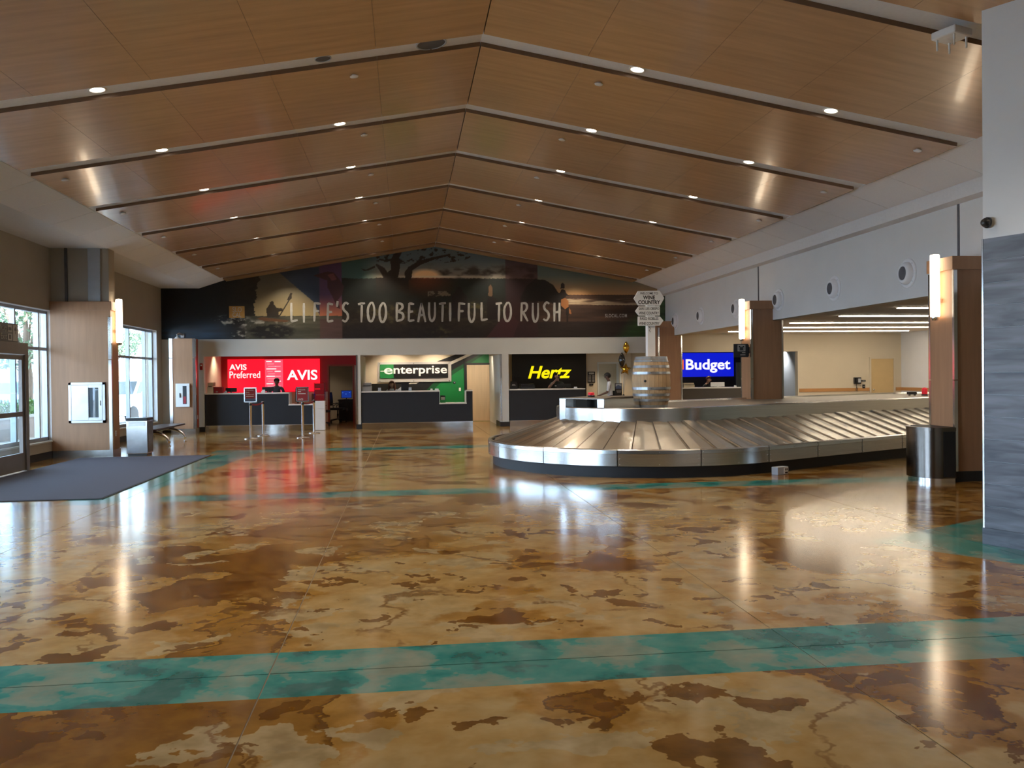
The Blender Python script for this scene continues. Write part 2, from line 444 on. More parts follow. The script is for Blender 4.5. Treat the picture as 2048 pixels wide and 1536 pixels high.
def slab(name, pts, y0, y1, mat, parent=None, bevel=0.0):
    """prism along Y over a polygon in XZ"""
    bm = bmesh.new()
    a = [bm.verts.new((x, y0, z)) for x, z in pts]
    b = [bm.verts.new((x, y1, z)) for x, z in pts]
    n = len(pts)
    bm.faces.new(a); bm.faces.new(b[::-1])
    for i in range(n): bm.faces.new((a[i], b[i], b[(i + 1) % n], a[(i + 1) % n]))
    if bevel: bmesh.ops.bevel(bm, geom=bm.edges[:], offset=bevel, segments=2, affect='EDGES')
    return from_bm(name, bm, mat, parent)

def lathe(name, prof, c, mat, parent=None, seg=24, axis='Z', smooth=True, arc=2 * math.pi, a0=0.0):
    """prof: list of (radius, height); axis of revolution through c"""
    verts, faces = [], []
    full = abs(arc - 2 * math.pi) < 1e-6
    ns = seg if full else seg + 1
    for r, h in prof:
        for k in range(ns):
            a = a0 + arc * k / seg
            if axis == 'Z': v = (c[0] + r * math.cos(a), c[1] + r * math.sin(a), c[2] + h)
            elif axis == 'X': v = (c[0] + h, c[1] + r * math.cos(a), c[2] + r * math.sin(a))
            else: v = (c[0] + r * math.cos(a), c[1] + h, c[2] + r * math.sin(a))
            verts.append(v)
    for i in range(len(prof) - 1):
        for k in range(seg):
            k2 = (k + 1) % ns
            faces.append((i * ns + k, i * ns + k2, (i + 1) * ns + k2, (i + 1) * ns + k))
    bm = bmesh.new()
    vs_ = [bm.verts.new(v) for v in verts]
    for f in faces:
        try: bm.faces.new([vs_[i] for i in f])
        except ValueError: pass
    bmesh.ops.remove_doubles(bm, verts=bm.verts, dist=1e-5)
    return from_bm(name, bm, mat, parent, smooth)

def tube_into(bm, pts, r, seg=8):
    pts = [Vector(p) for p in pts]
    rr = r if isinstance(r, (list, tuple)) else [r] * len(pts)
    rings = []
    for i, p in enumerate(pts):
        t = (pts[min(i + 1, len(pts) - 1)] - pts[max(i - 1, 0)]).normalized()
        ref = Vector((0, 0, 1)) if abs(t.z) < 0.95 else Vector((1, 0, 0))
        a = t.cross(ref).normalized(); b = t.cross(a)
        rings.append([bm.verts.new(p + (a * math.cos(2 * math.pi * k / seg) + b * math.sin(2 * math.pi * k / seg)) * rr[i]) for k in range(seg)])
    for i in range(len(rings) - 1):
        for k in range(seg):
            bm.faces.new((rings[i][k], rings[i][(k + 1) % seg], rings[i + 1][(k + 1) % seg], rings[i + 1][k]))
    bm.faces.new(rings[0][::-1]); bm.faces.new(rings[-1])

def tube(name, pts, r, mat, parent=None, seg=10):
    bm = bmesh.new()
    tube_into(bm, pts, r, seg)
    return from_bm(name, bm, mat, parent, True)

def sharp(o, angle=0.6):
    for p in o.data.polygons: p.use_smooth = True
    o.data.set_sharp_from_angle(angle=angle)
    return o

def tag(o, label, cat, group=None):
    o['label'] = label; o['category'] = cat
    if group: o['group'] = group
    return o

def thing(name, label, cat, loc=(0, 0, 0), group=None, rotz=None):
    o = bpy.data.objects.new(name, None)
    o.empty_display_size = 0.1
    COL.objects.link(o)
    o.location = loc
    tag(o, label, cat, group)
    if rotz is None:
        ORG[o.name] = Vector(loc)
    else:                       # built in its own axes, then turned
        o.rotation_euler = (0, 0, rotz)
        ORG[o.name] = Vector((0, 0, 0))
    return o

def structure(o):
    o['kind'] = 'structure'
    return o

def dup_tree(root, delta=(0, 0, 0), label=None, rotz=None):
    r = root.copy(); COL.objects.link(r)
    r.location = root.location + Vector(delta)
    if rotz is not None: r.rotation_euler = (0, 0, rotz)
    if label: r['label'] = label
    for ch in list(root.children):
        c = ch.copy(); COL.objects.link(c); c.parent = r
        for g in list(ch.children):
            d = g.copy(); COL.objects.link(d); d.parent = c
    return r

def text_mesh(s, bold=0.0, shear=0.0, spacing=1.0, extrude=0.0):
    cu = bpy.data.curves.new('lettering', 'FONT')
    cu.body = s; cu.size = 1.0; cu.offset = bold; cu.shear = shear; cu.space_character = spacing
    cu.extrude = extrude; cu.resolution_u = 4
    ob = bpy.data.objects.new('lettering', cu)
    COL.objects.link(ob)
    dg = bpy.context.evaluated_depsgraph_get(); dg.update()
    me = bpy.data.meshes.new_from_object(ob.evaluated_get(dg))
    bpy.data.objects.remove(ob); bpy.data.curves.remove(cu)
    return me

def text(name, s, a0, a1, z0, z1, plane, mat, parent=None, bold=0.0, shear=0.0, spacing=1.0, depth=0.004, face='-Y'):
    """lettering fitted to the box a0..a1 x z0..z1 on a wall plane"""
    me = text_mesh(s, bold, shear, spacing)
    co = np.array([v.co[:] for v in me.vertices])
    lo, hi = co.min(0), co.max(0)
    faces = [tuple(p.vertices) for p in me.polygons]
    bpy.data.meshes.remove(me)
    sx = (a1 - a0) / max(1e-6, hi[0] - lo[0]); sz = (z1 - z0) / max(1e-6, hi[1] - lo[1])
    vs_ = []
    for x, y, z in co:
        a = a0 + (x - lo[0]) * sx; zz = z0 + (y - lo[1]) * sz
        if face == '-Y': vs_.append((a, plane, zz))
        elif face == '+X': vs_.append((plane, a, zz))
        elif face == '-X': vs_.append((plane, a0 + a1 - a, zz))
    bm = bmesh.new()
    bv = [bm.verts.new(v) for v in vs_]
    for f in faces:
        try: bm.faces.new([bv[i] for i in f])
        except ValueError: pass
    r = bmesh.ops.extrude_face_region(bm, geom=bm.faces[:])
    d = {'-Y': (0, -depth, 0), '+X': (depth, 0, 0), '-X': (-depth, 0, 0)}[face]
    bmesh.ops.translate(bm, verts=[g for g in r['geom'] if isinstance(g, bmesh.types.BMVert)], vec=d)
    return from_bm(name, bm, mat, parent)

ORD = ['first', 'second', 'third', 'fourth', 'fifth', 'sixth', 'seventh', 'eighth', 'ninth', 'tenth', 'eleventh', 'twelfth']
# ================================================================== THE SETTING
RIDGE_X, RIDGE_Z, SLOPE = 0.97, 5.66, 0.174
def wood_z(x): return RIDGE_Z - SLOPE * abs(x - RIDGE_X)
Y_BACK = 27.1          # face of the rental-desk front
Y_REAR = -6.0
XL, XR = -7.27, 8.37   # left window wall, right upper wall
Y_NICHE = 30.6

# ---- floor: cast slabs with saw-cut joints
floor = structure(box('floor', -7.6, 16.8, Y_REAR - 0.2, 34.2, -0.20, -0.004, 'joint_grout'))
xs = [-7.6, -6.75, -3.75, -0.75, 2.25, 5.25, 8.25, 11.25, 14.25, 16.8]
ys = [Y_REAR - 0.2, -2.5, 4.785, 12.02, 19.6, 27.1, 34.2]
for i in range(len(xs) - 1):
    for j in range(len(ys) - 1):
        g = 0.004
        box('slab', xs[i] + g, xs[i + 1] - g, ys[j] + g, ys[j + 1] - g, -0.012, 0.0, 'floor', floor)

# ---- ceiling: white sloped ceiling with wood panels hung below it
prof_lo = [(XL, 4.35), (-6.16, 4.35), (-5.40, 4.605), (RIDGE_X, RIDGE_Z + 0.055), (7.34, 4.605), (8.12, 4.35), (8.12, 4.13), (XR + 0.25, 4.13)]
prof = prof_lo + [(XR + 0.25, 6.1), (XL, 6.1)]
ceiling = structure(slab('ceiling', prof, Y_REAR, Y_BACK + 0.2, 'ceiling_white'))
PITCH_Y = 2.65
ROW0 = 10.62 - 3 * PITCH_Y
PW = 2.27
panel_meshes = {}
for r in range(10):
    y0 = ROW0 + r * PITCH_Y
    y1 = min(y0 + PW, Y_BACK - 0.002)
    last = y0 + PW > Y_BACK
    for s in (-1, 1):
        for k in range(5):
            a = 1.262 * k + (0.006 if k == 0 else 0.0015)
            b = 1.262 * (k + 1) - 0.0015
            key = (s, k, last)
            if key not in panel_meshes:
                th = 0.058
                za, zb = RIDGE_Z - SLOPE * a, RIDGE_Z - SLOPE * b
                xa, xb = RIDGE_X + s * a, RIDGE_X + s * b
                d = (y1 - y0)
                bm = bmesh.new()
                v = [bm.verts.new(p) for p in [(xa, 0, za), (xb, 0, zb), (xb, d, zb), (xa, d, za), (xa, 0, za + th), (xb, 0, zb + th), (xb, d, zb + th), (xa, d, za + th)]]
                for f in [(0, 1, 2, 3), (7, 6, 5, 4), (0, 4, 5, 1), (1, 5, 6, 2), (2, 6, 7, 3), (3, 7, 4, 0)]:
                    bm.faces.new([v[i] for i in f])
                bmesh.ops.recalc_face_normals(bm, faces=bm.faces)
                me = bpy.data.meshes.new('wood_panel')
                bm.to_mesh(me); bm.free()
                me.materials.append(M['wood_ceiling']); me.materials.append(M['wood_edge'])
                for p in me.polygons:
                    if abs(p.normal.z) < 0.5: p.material_index = 1
                panel_meshes[key] = me
            o = bpy.data.objects.new('wood_panel', panel_meshes[key])
            COL.objects.link(o); o.parent = ceiling
            o.location = (0, y0, 0)
# white lay-in tiles along both eaves
for s, xa, za, xb, zb in ((1, 7.36, 4.598, 8.11, 4.352), (-1, -5.42, 4.598, -6.15, 4.352)):
    tm = None
    for k in range(20):
        y0 = Y_BACK - 0.01 - 1.22 * (k + 1)
        if tm is None:
            bm = bmesh.new()
            v = [bm.verts.new(p) for p in [(xa, 0, za - .006), (xb, 0, zb - .006), (xb, 1.208, zb - .006), (xa, 1.208, za - .006), (xa, 0, za), (xb, 0, zb), (xb, 1.208, zb), (xa, 1.208, za)]]
            for f in [(0, 1, 2, 3), (7, 6, 5, 4), (0, 4, 5, 1), (1, 5, 6, 2), (2, 6, 7, 3), (3, 7, 4, 0)]: bm.faces.new([v[i] for i in f])
            bmesh.ops.recalc_face_normals(bm, faces=bm.faces)
            tm = bpy.data.meshes.new('ceiling_tile'); bm.to_mesh(tm); bm.free(); tm.materials.append(M['tile_white'])
        o = bpy.data.objects.new('ceiling_tile', tm); COL.objects.link(o); o.parent = ceiling; o.location = (0, y0, 0)

# ---- left window wall
WZ0, WZ1 = 0.37, 3.06
opens = [(3.0, 9.4, WZ0, WZ1), (11.1, 16.45, 0.0, WZ1), (16.45, 19.05, WZ0, WZ1), (23.08, 26.57, WZ0, WZ1)]
segs = []
cur = Y_REAR
XO = XL - 0.30
for y0, y1, z0, z1 in opens:
    if y0 > cur: segs.append((XO, XL, cur, y0, 0, 6.0))
    if z0 > 0: segs.append((XO, XL, y0, y1, 0, z0))
    segs.append((XO, XL, y0, y1, z1, 6.0))
    cur = y1
segs.append((XO, XL, cur, Y_BACK + 4.0, 0, 6.0))
wall_left = structure(boxes('wall_left', segs, 'beige_wall'))
structure(boxes('baseboard_left', [(XL, XL + 0.014, 16.47, 18.85, 0, 0.15), (XL, XL + 0.014, 19.42, 26.2, 0, 0.15), (XL, XL + 0.014, Y_REAR, 11.0, 0, 0.15)], 'dark_base'))

def window(n, y0, y1, z0, z1, mull, trans, xg=-7.44, deep=0.10):
    bars = [(xg - deep / 2, xg + deep / 2, y0, y0 + 0.06, z0, z1), (xg - deep / 2, xg + deep / 2, y1 - 0.06, y1, z0, z1),
            (xg - deep / 2, xg + deep / 2, y0, y1, z0, z0 + 0.07), (xg - deep / 2, xg + deep / 2, y0, y1, z1 - 0.07, z1)]
    for mpos in mull: bars.append((xg - deep / 2, xg + deep / 2, mpos - 0.03, mpos + 0.03, z0 + .07, z1 - .07))
    e = [y0 + .06] + list(mull) + [y1 - .06]
    for a, b in zip(e[:-1], e[1:]): bars.append((xg - deep / 2 + .004, xg + deep / 2 - .004, a, b, trans - 0.03, trans + 0.03))
    w = structure(boxes('window_%d' % n, bars, 'window_metal'))
    for a, b in zip(e[:-1], e[1:]):
        for c, d in ((z0 + .07, trans - .03), (trans + .03, z1 - .07)):
            box('pane', xg - 0.004, xg + 0.004, a, b, c, d, 'glass', w)
    boxes('jamb_liner', [(xg + deep / 2, XL + .006, y0, y0 + .012, z0, z1), (xg + deep / 2, XL + .006, y1 - .012, y1, z0, z1), (xg + deep / 2, XL + .006, y0 + .012, y1 - .012, z1 - .012, z1)], 'white_wall', w)
    box('window_sill', XL - 0.12, XL + 0.02, y0, y1, z0 - 0.03, z0, 'header_white', w)
    pd = bpy.data.lights.new('window_portal', 'AREA')
    pd.shape = 'RECTANGLE'; pd.size = y1 - y0; pd.size_y = z1 - z0
    pd.cycles.is_portal = True
    po = bpy.data.objects.new('window_portal', pd)
    po.location = (xg - 0.12, (y0 + y1) / 2, (z0 + z1) / 2)
    po.rotation_euler = Matrix(((0, 0, -1), (1, 0, 0), (0, -1, 0))).to_euler()
    COL.objects.link(po)
    return w
window(1, 16.45, 19.05, WZ0, WZ1, (17.55, 18.62), 2.26)
window(2, 23.08, 26.57, WZ0, WZ1, (24.42, 25.88), 2.22)
window(4, 3.0, 9.4, WZ0, WZ1, (5.1, 7.2), 2.25)  # unseen window, added to bring daylight onto the grey-plank wall
# transom lights over the entrance
window(3, 11.1, 16.45, 2.30, WZ1, (12.9, 14.7), 2.68)

# ---- automatic entrance standing in front of the window wall
door_1 = structure(boxes('door_1', [(-7.40, -6.70, 11.1, 16.42, 2.08, 2.28), (-6.80, -6.70, 16.30, 16.42, 0, 2.08), (-7.40, -6.80, 16.36, 16.42, 0, 0.10),
                                    (-7.40, -6.80, 16.36, 16.42, 2.0, 2.08), (-6.80, -6.70, 11.1, 11.22, 0, 2.08)], 'door_frame_metal'))
for k in range(4):
    a = 11.22 + k * 1.27; b = a + 1.27
    leaf = boxes('door_leaf', [(-6.79, -6.73, a, a + .08, .02, 2.06), (-6.79, -6.73, b - .08, b, .02, 2.06), (-6.79, -6.73, a + .08, b - .08, .02, .33),
                               (-6.79, -6.73, a + .08, b - .08, 1.98, 2.06), (-6.79, -6.73, a + .08, b - .08, .98, 1.06)], 'door_frame_metal', door_1)
    box('pane', -6.765, -6.757, a + .08, b - .08, .33, .98, 'glass', leaf)
    box('pane', -6.765, -6.757, a + .08, b - .08, 1.06, 1.98, 'glass', leaf)
box('side_pane', -7.36, -6.80, 16.385, 16.393, .10, 2.0, 'glass', door_1)

# ---- right side: upper wall over the baggage bay
wall_right = structure(boxes('wall_right', [(XR, XR + 0.25, 7.37, Y_BACK + .1, 2.81, 4.25)], 'white_wall'))
for jy in (12.19, 19.67):
    box('joint_strip', XR - 0.012, XR + 0.01, jy - 0.022, jy + 0.022, 3.2, 4.13, 'jet_grey', wall_right)
# bay behind it
AC = 2.90
structure(box('ceiling_bay', XR + 0.25, 16.6, 7.4, Y_BACK, AC, AC + 0.2, 'ceiling_white'))
structure(box('wall_bay_right', 16.5, 16.7, 7.4, 25.6, 0, AC + .2, 'cream_wall'))
structure(box('wall_bay_end', 16.5, 16.7, 25.6, Y_BACK + .2, 0, AC + .2, 'white_wall'))
structure(box('wall_bay_near', 8.9, 16.6, 7.2, 7.4, 0, AC + .2, 'cream_wall'))
structure(boxes('trim_1', [(12.9, 15.36, Y_BACK - 0.02, Y_BACK, 0.96, 1.07), (16.30, 16.5, Y_BACK - 0.02, Y_BACK, 0.96, 1.07)], 'rail_wood'))
structure(box('trim_2', 16.48, 16.5, 20.0, Y_BACK - .02, 0.96, 1.07, 'rail_wood'))

# ---- back wall: front of the rental desks, openings below a white band
fb = [(XL - .2, XR + .25, Y_BACK, Y_BACK + .2, 2.30, 6.0), (XL - .2, -6.05, Y_BACK, Y_BACK + .2, 0, 2.30)]
wall_back = structure(boxes('wall_back', fb, 'header_white'))
structure(boxes('wall_back_bay', [(XR + .25, 16.6, Y_BACK, Y_BACK + .2, 2.30, 3.1), (10.98, 12.02, Y_BACK, Y_BACK + .2, 0, 2.3), (12.86, 15.42, Y_BACK, Y_BACK + .2, 0, 2.3),
                                  (15.42, 16.22, Y_BACK, Y_BACK + .2, 2.04, 2.3), (16.22, 16.6, Y_BACK, Y_BACK + .2, 0, 2.3)], 'cream_wall'))
box('trim_strip', -7.0, 8.3, Y_BACK - 0.012, Y_BACK, 2.285, 2.315, 'header_white', wall_back)
def side_wall(name, x0, x1, mat, y1=Y_NICHE):
    return structure(box(name, x0, x1, Y_BACK + .19, y1, 0, 2.7, mat))
pier_1 = structure(box('wall_pier_1', -1.50, -1.37, Y_BACK - 0.01, Y_NICHE, 0, 2.30, 'header_white'))
pier_2 = structure(box('wall_pier_2', 2.98, 3.25, Y_BACK - 0.01, Y_NICHE, 0, 2.30, 'header_white'))
box('corner_guard', 2.975, 3.03, Y_BACK - 0.016, Y_BACK + 0.05, 0.15, 2.29, 'steel_bright', pier_2)
box('corner_guard', -1.505, -1.46, Y_BACK - 0.016, Y_BACK + 0.05, 0.15, 2.29, 'steel_bright', pier_1)
for nm, x0, x1 in (('baseboard_1', -1.515, -1.355), ('baseboard_2', 2.965, 3.265)):
    structure(box(nm, x0, x1, Y_BACK - 0.022, Y_BACK + 1.2, 0, 0.15, 'dark_base'))
structure(box('baseboard_3', XL, -6.04, Y_BACK - 0.016, Y_BACK, 0, 0.15, 'dark_base'))
side_wall('wall_niche_left', -6.45, -6.25, 'niche_wall')
side_wall('wall_niche_right', 8.15, 8.75, 'cream_wall')
structure(boxes('wall_niche_budget', [(12.38, 12.46, Y_BACK + .2, Y_NICHE, 0, 2.7)], 'dark_wall'))
side_wall('wall_corridor', 13.1, 13.3, 'white_wall', 33.0)
nb = [(-7.3, -2.62, 0, 2.7), (-2.62, -1.82, 2.01, 2.7), (-1.82, 6.95, 0, 2.7), (6.95, 7.73, 2.01, 2.7), (7.73, 8.75, 0, 2.7)]
wall_niche_back = structure(boxes('wall_niche_back', [(a, b, Y_NICHE, Y_NICHE + .15, c, d) for a, b, c, d in nb], 'niche_wall'))
structure(box('wall_niche_back_budget', 8.75, 12.46, Y_NICHE + .05, Y_NICHE + .2, 0, 2.7, 'dark_wall'))
structure(boxes('wall_back_rooms', [(-7.3, 13.3, 33.4, 33.6, 0, 2.8)], 'niche_wall'))
structure(boxes('wall_rooms_side', [(-4.2, -4.1, 30.75, 33.4, 0, 2.7), (-1.3, -1.2, 30.75, 33.4, 0, 2.7), (6.4, 6.5, 30.75, 33.4, 0, 2.7), (8.3, 8.4, 30.75, 33.4, 0, 2.7), (12.38, 12.46, 30.8, 33.4, 0, 2.7)], 'white_wall'))
structure(box('ceiling_niche', -7.3, 13.3, Y_BACK + .2, 33.6, 2.62, 2.75, 'ceiling_white'))
# painted wall areas in the desks
def painted(name, pts, y, mat):
    return slab(name, pts, y, y + 0.004, mat, wall_niche_back)
painted('red_paint', [(-6.25, 1.12), (-2.64, 1.12), (-2.64, 2.03), (-1.50, 2.03), (-1.50, 2.62), (-6.25, 2.62)], Y_NICHE - .005, 'red_wall')
painted('black_stripe', [(1.79, 2.38), (2.19, 2.38), (1.62, 2.13), (1.11, 2.13)], Y_NICHE - .006, 'black_paint')
painted('white_stripe', [(2.19, 2.38), (2.41, 2.38), (1.62, 2.02), (1.62, 2.13)], Y_NICHE - .007, 'white_paint')
painted('black_stripe', [(2.41, 2.38), (2.65, 2.38), (1.61, 1.79), (1.62, 2.02)], Y_NICHE - .006, 'black_paint')
painted('dark_green_stripe', [(2.65, 2.38), (2.81, 2.38), (1.61, 1.62), (1.61, 1.79)], Y_NICHE - .006, 'green_dark')
painted('green_field', [(2.81, 2.38), (2.97, 2.38), (2.97, 0.0), (1.0, 0.0), (0.86, 1.06), (1.31, 1.46), (1.61, 1.62)], Y_NICHE - .005, 'green_paint')
painted('black_field', [(-1.36, 1.37), (-0.41, 1.37), (-0.30, 1.48), (1.10, 1.48), (0.65, 1.0), (-1.36, 1.0)], Y_NICHE - .005, 'black_paint')
painted('cream_stripe', [(0.27, 1.48), (0.57, 1.48), (0.39, 1.35), (0.10, 1.35)], Y_NICHE - .008, 'white_paint')
painted('dark_green_stripe', [(1.08, 1.475), (1.33, 1.475), (0.86, 1.0), (0.62, 1.0)], Y_NICHE - .007, 'green_dark')

# doors
d2 = structure(boxes('door_2', [(2.08, 2.17, Y_NICHE - .05, Y_NICHE, 0, 2.07), (3.03, 3.10, Y_NICHE - .05, Y_NICHE, 0, 2.07), (2.17, 3.03, Y_NICHE - .05, Y_NICHE, 2.0, 2.07)], 'black_paint'))
# pier stands at 2.98, so the leaf is cut to the clear opening
box('door_leaf', 2.17, 2.97, Y_NICHE - .03, Y_NICHE - .008, 0.01, 2.0, 'door_wood', d2)
lathe('door_handle', [(0, -.06), (.025, -.055), (.025, -.03), (.01, -.028), (.01, 0)], (2.25, Y_NICHE - .03, 1.0), 'steel_bright', d2, 12, 'Y')
d3 = structure(boxes('door_3', [(15.36, 15.42, Y_BACK - .03, Y_BACK + .05, 0, 2.08), (16.22, 16.28, Y_BACK - .03, Y_BACK + .05, 0, 2.08), (15.42, 16.22, Y_BACK - .03, Y_BACK + .05, 2.03, 2.08)], 'cream_wall'))
box('door_leaf', 15.42, 16.22, Y_BACK, Y_BACK + .04, 0.01, 2.03, 'tan_door', d3)
lathe('door_handle', [(0, -.06), (.025, -.055), (.025, -.03), (.01, -.028), (.01, 0)], (15.50, Y_BACK, 1.0), 'steel_bright', d3, 12, 'Y')
structure(boxes('door_4', [(-2.68, -2.62, Y_NICHE - .02, Y_NICHE + .16, 0, 2.06), (-1.82, -1.76, Y_NICHE - .02, Y_NICHE + .16, 0, 2.06), (-2.62, -1.82, Y_NICHE - .02, Y_NICHE + .16, 2.0, 2.06)], 'amber_cab'))
structure(boxes('door_5', [(6.90, 6.95, Y_NICHE - .02, Y_NICHE + .16, 0, 2.06), (7.73, 7.78, Y_NICHE - .02, Y_NICHE + .16, 0, 2.06), (6.95, 7.73, Y_NICHE - .02, Y_NICHE + .16, 2.0, 2.06)], 'header_white'))

# ---- rear wall behind the camera and the near right wall clad in grey planks
structure(box('wall_rear', -7.6, 16.8, Y_REAR - .2, Y_REAR, 0, 6.0, 'beige_wall'))
A, B = Vector((5.30, 7.37)), Vector((6.24, 5.10))
wall_corner = structure(prism('wall_corner', [(A.x, A.y), (B.x, B.y), (B.x, Y_REAR), (9.0, Y_REAR), (9.0, 7.37)], 0.0, 5.2, 'white_wall'))
d = (B - A).normalized(); nrm = Vector((d.y, -d.x))
if nrm.x > 0: nrm = -nrm
def wallpt(t, off): 
    p = A + d * t + nrm * off
    return (p.x, p.y)
LW = (B - A).length
def wall_strip(name, t0, t1, z0, z1, off, mat, bevel=0.0):
    return prism(name, [wallpt(t0, 0.0), wallpt(t1, 0.0), wallpt(t1, off), wallpt(t0, off)], z0, z1, mat, wall_corner, bevel)
PH = 0.2046
for r in range(13):
    cut = [0.0, 0.75 + 0.5 * (r % 3), LW]
    for t0, t1 in zip(cut[:-1], cut[1:]):
        wall_strip('plank', t0 + .0015 + (.012 if t0 == 0 else 0), t1 - .0015, 0.15 + r * PH + .002, 0.15 + (r + 1) * PH - .002, 0.016, 'plank_grey', 0.0015)
wall_strip('edge_strip', -0.004, 0.012, 0.15, 2.81, 0.019, 'steel_bright')
wall_strip('base_plank', -0.01, LW, 0.0, 0.15, 0.022, 'plank_grey', 0.002)

# ---- mural print on the back wall
MX0, MX1, MZ0 = XL, XR, 2.81
def mural_colours(px, py):
    """px, py arrays in picture units (322..1330 across, 677 at the bottom edge)"""
    rng = np.random.RandomState(3)
    H_, W_ = px.shape
    def lerp(a, b, t): return a + (b - a) * np.clip(t, 0, 1)[..., None]
    def C3(*v): return np.array(v, float)
    def vnoise(sx, sy, oct=4, seed=0):
        out = np.zeros(px.shape); amp = 1.0; tot = 0
        rg = np.random.RandomState(seed)
        for o in range(oct):
            gx, gy = px / sx * 2 ** o, py / sy * 2 ** o
            tab = rg.rand(64, 64)
            ix, iy = np.floor(gx).astype(int), np.floor(gy).astype(int)
            fx, fy = gx - ix, gy - iy
            fx, fy = fx * fx * (3 - 2 * fx), fy * fy * (3 - 2 * fy)
            def tt(a, b): return tab[a % 64, b % 64]
            out += amp * ((tt(ix, iy) * (1 - fx) + tt(ix + 1, iy) * fx) * (1 - fy) + (tt(ix, iy + 1) * (1 - fx) + tt(ix + 1, iy + 1) * fx) * fy)
            tot += amp; amp *= 0.55
        return out / tot
    def inside(pts):
        c = np.zeros(px.shape, bool); n = len(pts)
        for i in range(n):
            x1, y1 = pts[i]; x2, y2 = pts[(i + 1) % n]
            if y1 == y2: continue
            k = ((y1 > py) != (y2 > py)) & (px < (x2 - x1) * (py - y1) / (y2 - y1) + x1)
            c ^= k
        return c
    def blob(cx, cy, rx, ry): return np.clip(1 - ((px - cx) / rx) ** 2 - ((py - cy) / ry) ** 2, 0, 1)
    img = np.zeros(px.shape + (3,))
    n1, n2, n3 = vnoise(30, 14, 4, 1), vnoise(9, 5, 4, 2), vnoise(60, 6, 4, 5)
    # sea and dark headland on the left
    img[:] = C3(13, 18, 26)
    img = lerp(img, C3(24, 52, 76) * (0.6 + 0.8 * n3[..., None]), np.clip((py - 630) / 40, 0, 1) * np.clip((470 - px) / 60, 0, 1))
    rock = np.clip((px - 440) / 40, 0, 1) * np.clip((700 - px) / 10, 0, 1)
    img = lerp(img, C3(44, 40, 34) * (0.45 + 0.9 * n1[..., None]), rock)
    # hazy sky behind the kayaker
    edge = 503 + 16 * (n1 - 0.5) * 2 - (py - 600) * 0.12
    sky = (px > edge) & (px < 690) & (py < 634)
    skyc = lerp(np.broadcast_to(C3(92, 88, 76), img.shape), C3(158, 140, 100), (py - 565) / 65)
    img[sky] = skyc[sky]
    tri = inside([(545, 545), (660, 530), (628, 640), (612, 604)])
    img[tri] = (C3(40, 54, 76) * np.ones(img.shape))[tri]
    pur = (px > 624) & (px < 668) & (py < 640)
    purc = lerp(np.broadcast_to(C3(78, 54, 88), img.shape), C3(176, 104, 76), (py - 590) / 40)
    img[pur] = purc[pur]
    # water below
    wat = (py > 632) & (px > 480) & (px < 690)
    watc = C3(82, 82, 68) * (0.55 + 0.7 * n3[..., None])
    img[wat] = watc[wat]
    pw = (py > 638) & (px > 624) & (px < 692)
    img[pw] = (C3(88, 66, 62) * (0.8 + 0.3 * n3[..., None]))[pw]
    foam = blob(455, 640, 42, 12) + blob(520, 650, 60, 12) + blob(470, 668, 26, 9)
    img = lerp(img, C3(165, 160, 148), np.clip(foam * 1.5, 0, 1) * np.clip((n2 - 0.45) * 6, 0, 1))
    dr = np.clip(blob(530, 662, 50, 17) * 2, 0, 1) * np.clip((n2 - 0.36) * 7, 0, 1)
    img = lerp(img, C3(24, 23, 21), dr)
    img[inside([(502, 637), (512, 634), (566, 641), (560, 644), (516, 642)])] = C3(98, 66, 42)
    for pg in ([(522, 634), (521, 618), (528, 608), (535, 608), (541, 616), (552, 617), (554, 621), (544, 624), (546, 635)], [(528, 611), (528, 605), (532, 602), (536, 605), (536, 611)],
               [(545, 632), (566, 597), (568, 598), (547, 633)], [(561, 600), (568, 586), (571, 587), (570, 597), (565, 602)]):
        img[inside(pg)] = C3(46, 40, 32)
    # dark woodland in the middle
    mid = (px > 668) & (px < 1062)
    mc = lerp(C3(23, 30, 27) * (0.7 + 0.6 * n1[..., None]), C3(44, 36, 26) * (0.5 + 0.9 * n2[..., None]), (py - 590) / 40)
    mc = lerp(mc, C3(26, 20, 19) * (0.6 + 0.8 * n2[..., None]), (py - 645) / 25)
    img[mid] = mc[mid]
    grass = np.clip(blob(760, 630, 90, 22) + blob(930, 615, 90, 16) + blob(860, 665, 30, 14), 0, 1)
    img = lerp(img, C3(84, 78, 44), grass * np.clip((n2 - 0.5) * 4, 0, 1) * mid)
    # evening sky with cloud and the oak
    es = (px > 668) & (px < 1064) & (py < 557 + 3 * (n1 - .5))
    ec = lerp(np.broadcast_to(C3(84, 102, 108), img.shape), C3(150, 140, 122), (py - 520) / 38)
    teal = np.clip((745 - px) / 40, 0, 1)
    ec = lerp(ec, C3(56, 88, 86), teal)
    ec = lerp(ec, C3(56, 52, 48), np.clip((n1 - 0.5) * 5, 0, 1) * np.clip((px - 800) / 50, 0, 1) * np.clip((py - 525) / 14, 0, 1))
    ec = lerp(ec, C3(250, 214, 160), np.clip(blob(834, 552, 36, 16) * 1.5, 0, 1))
    ec = lerp(ec, C3(236, 226, 205), np.clip(1 - np.abs(py - 554) / 3.5, 0, 1) * np.clip(1 - np.abs(px - 860) / 130, 0, 1))
    img[es] = ec[es]
    glow = np.clip(1 - np.hypot((px - 832) / 70, (py - 560) / 42), 0, 1)
    img = lerp(img, C3(140, 62, 26), glow * 0.75 * (py > 556))
    img = lerp(img, C3(34, 28, 22), ((px > 735) & (px < 800) & (py > 556)) * np.clip((600 - py) / 40, 0, 1))
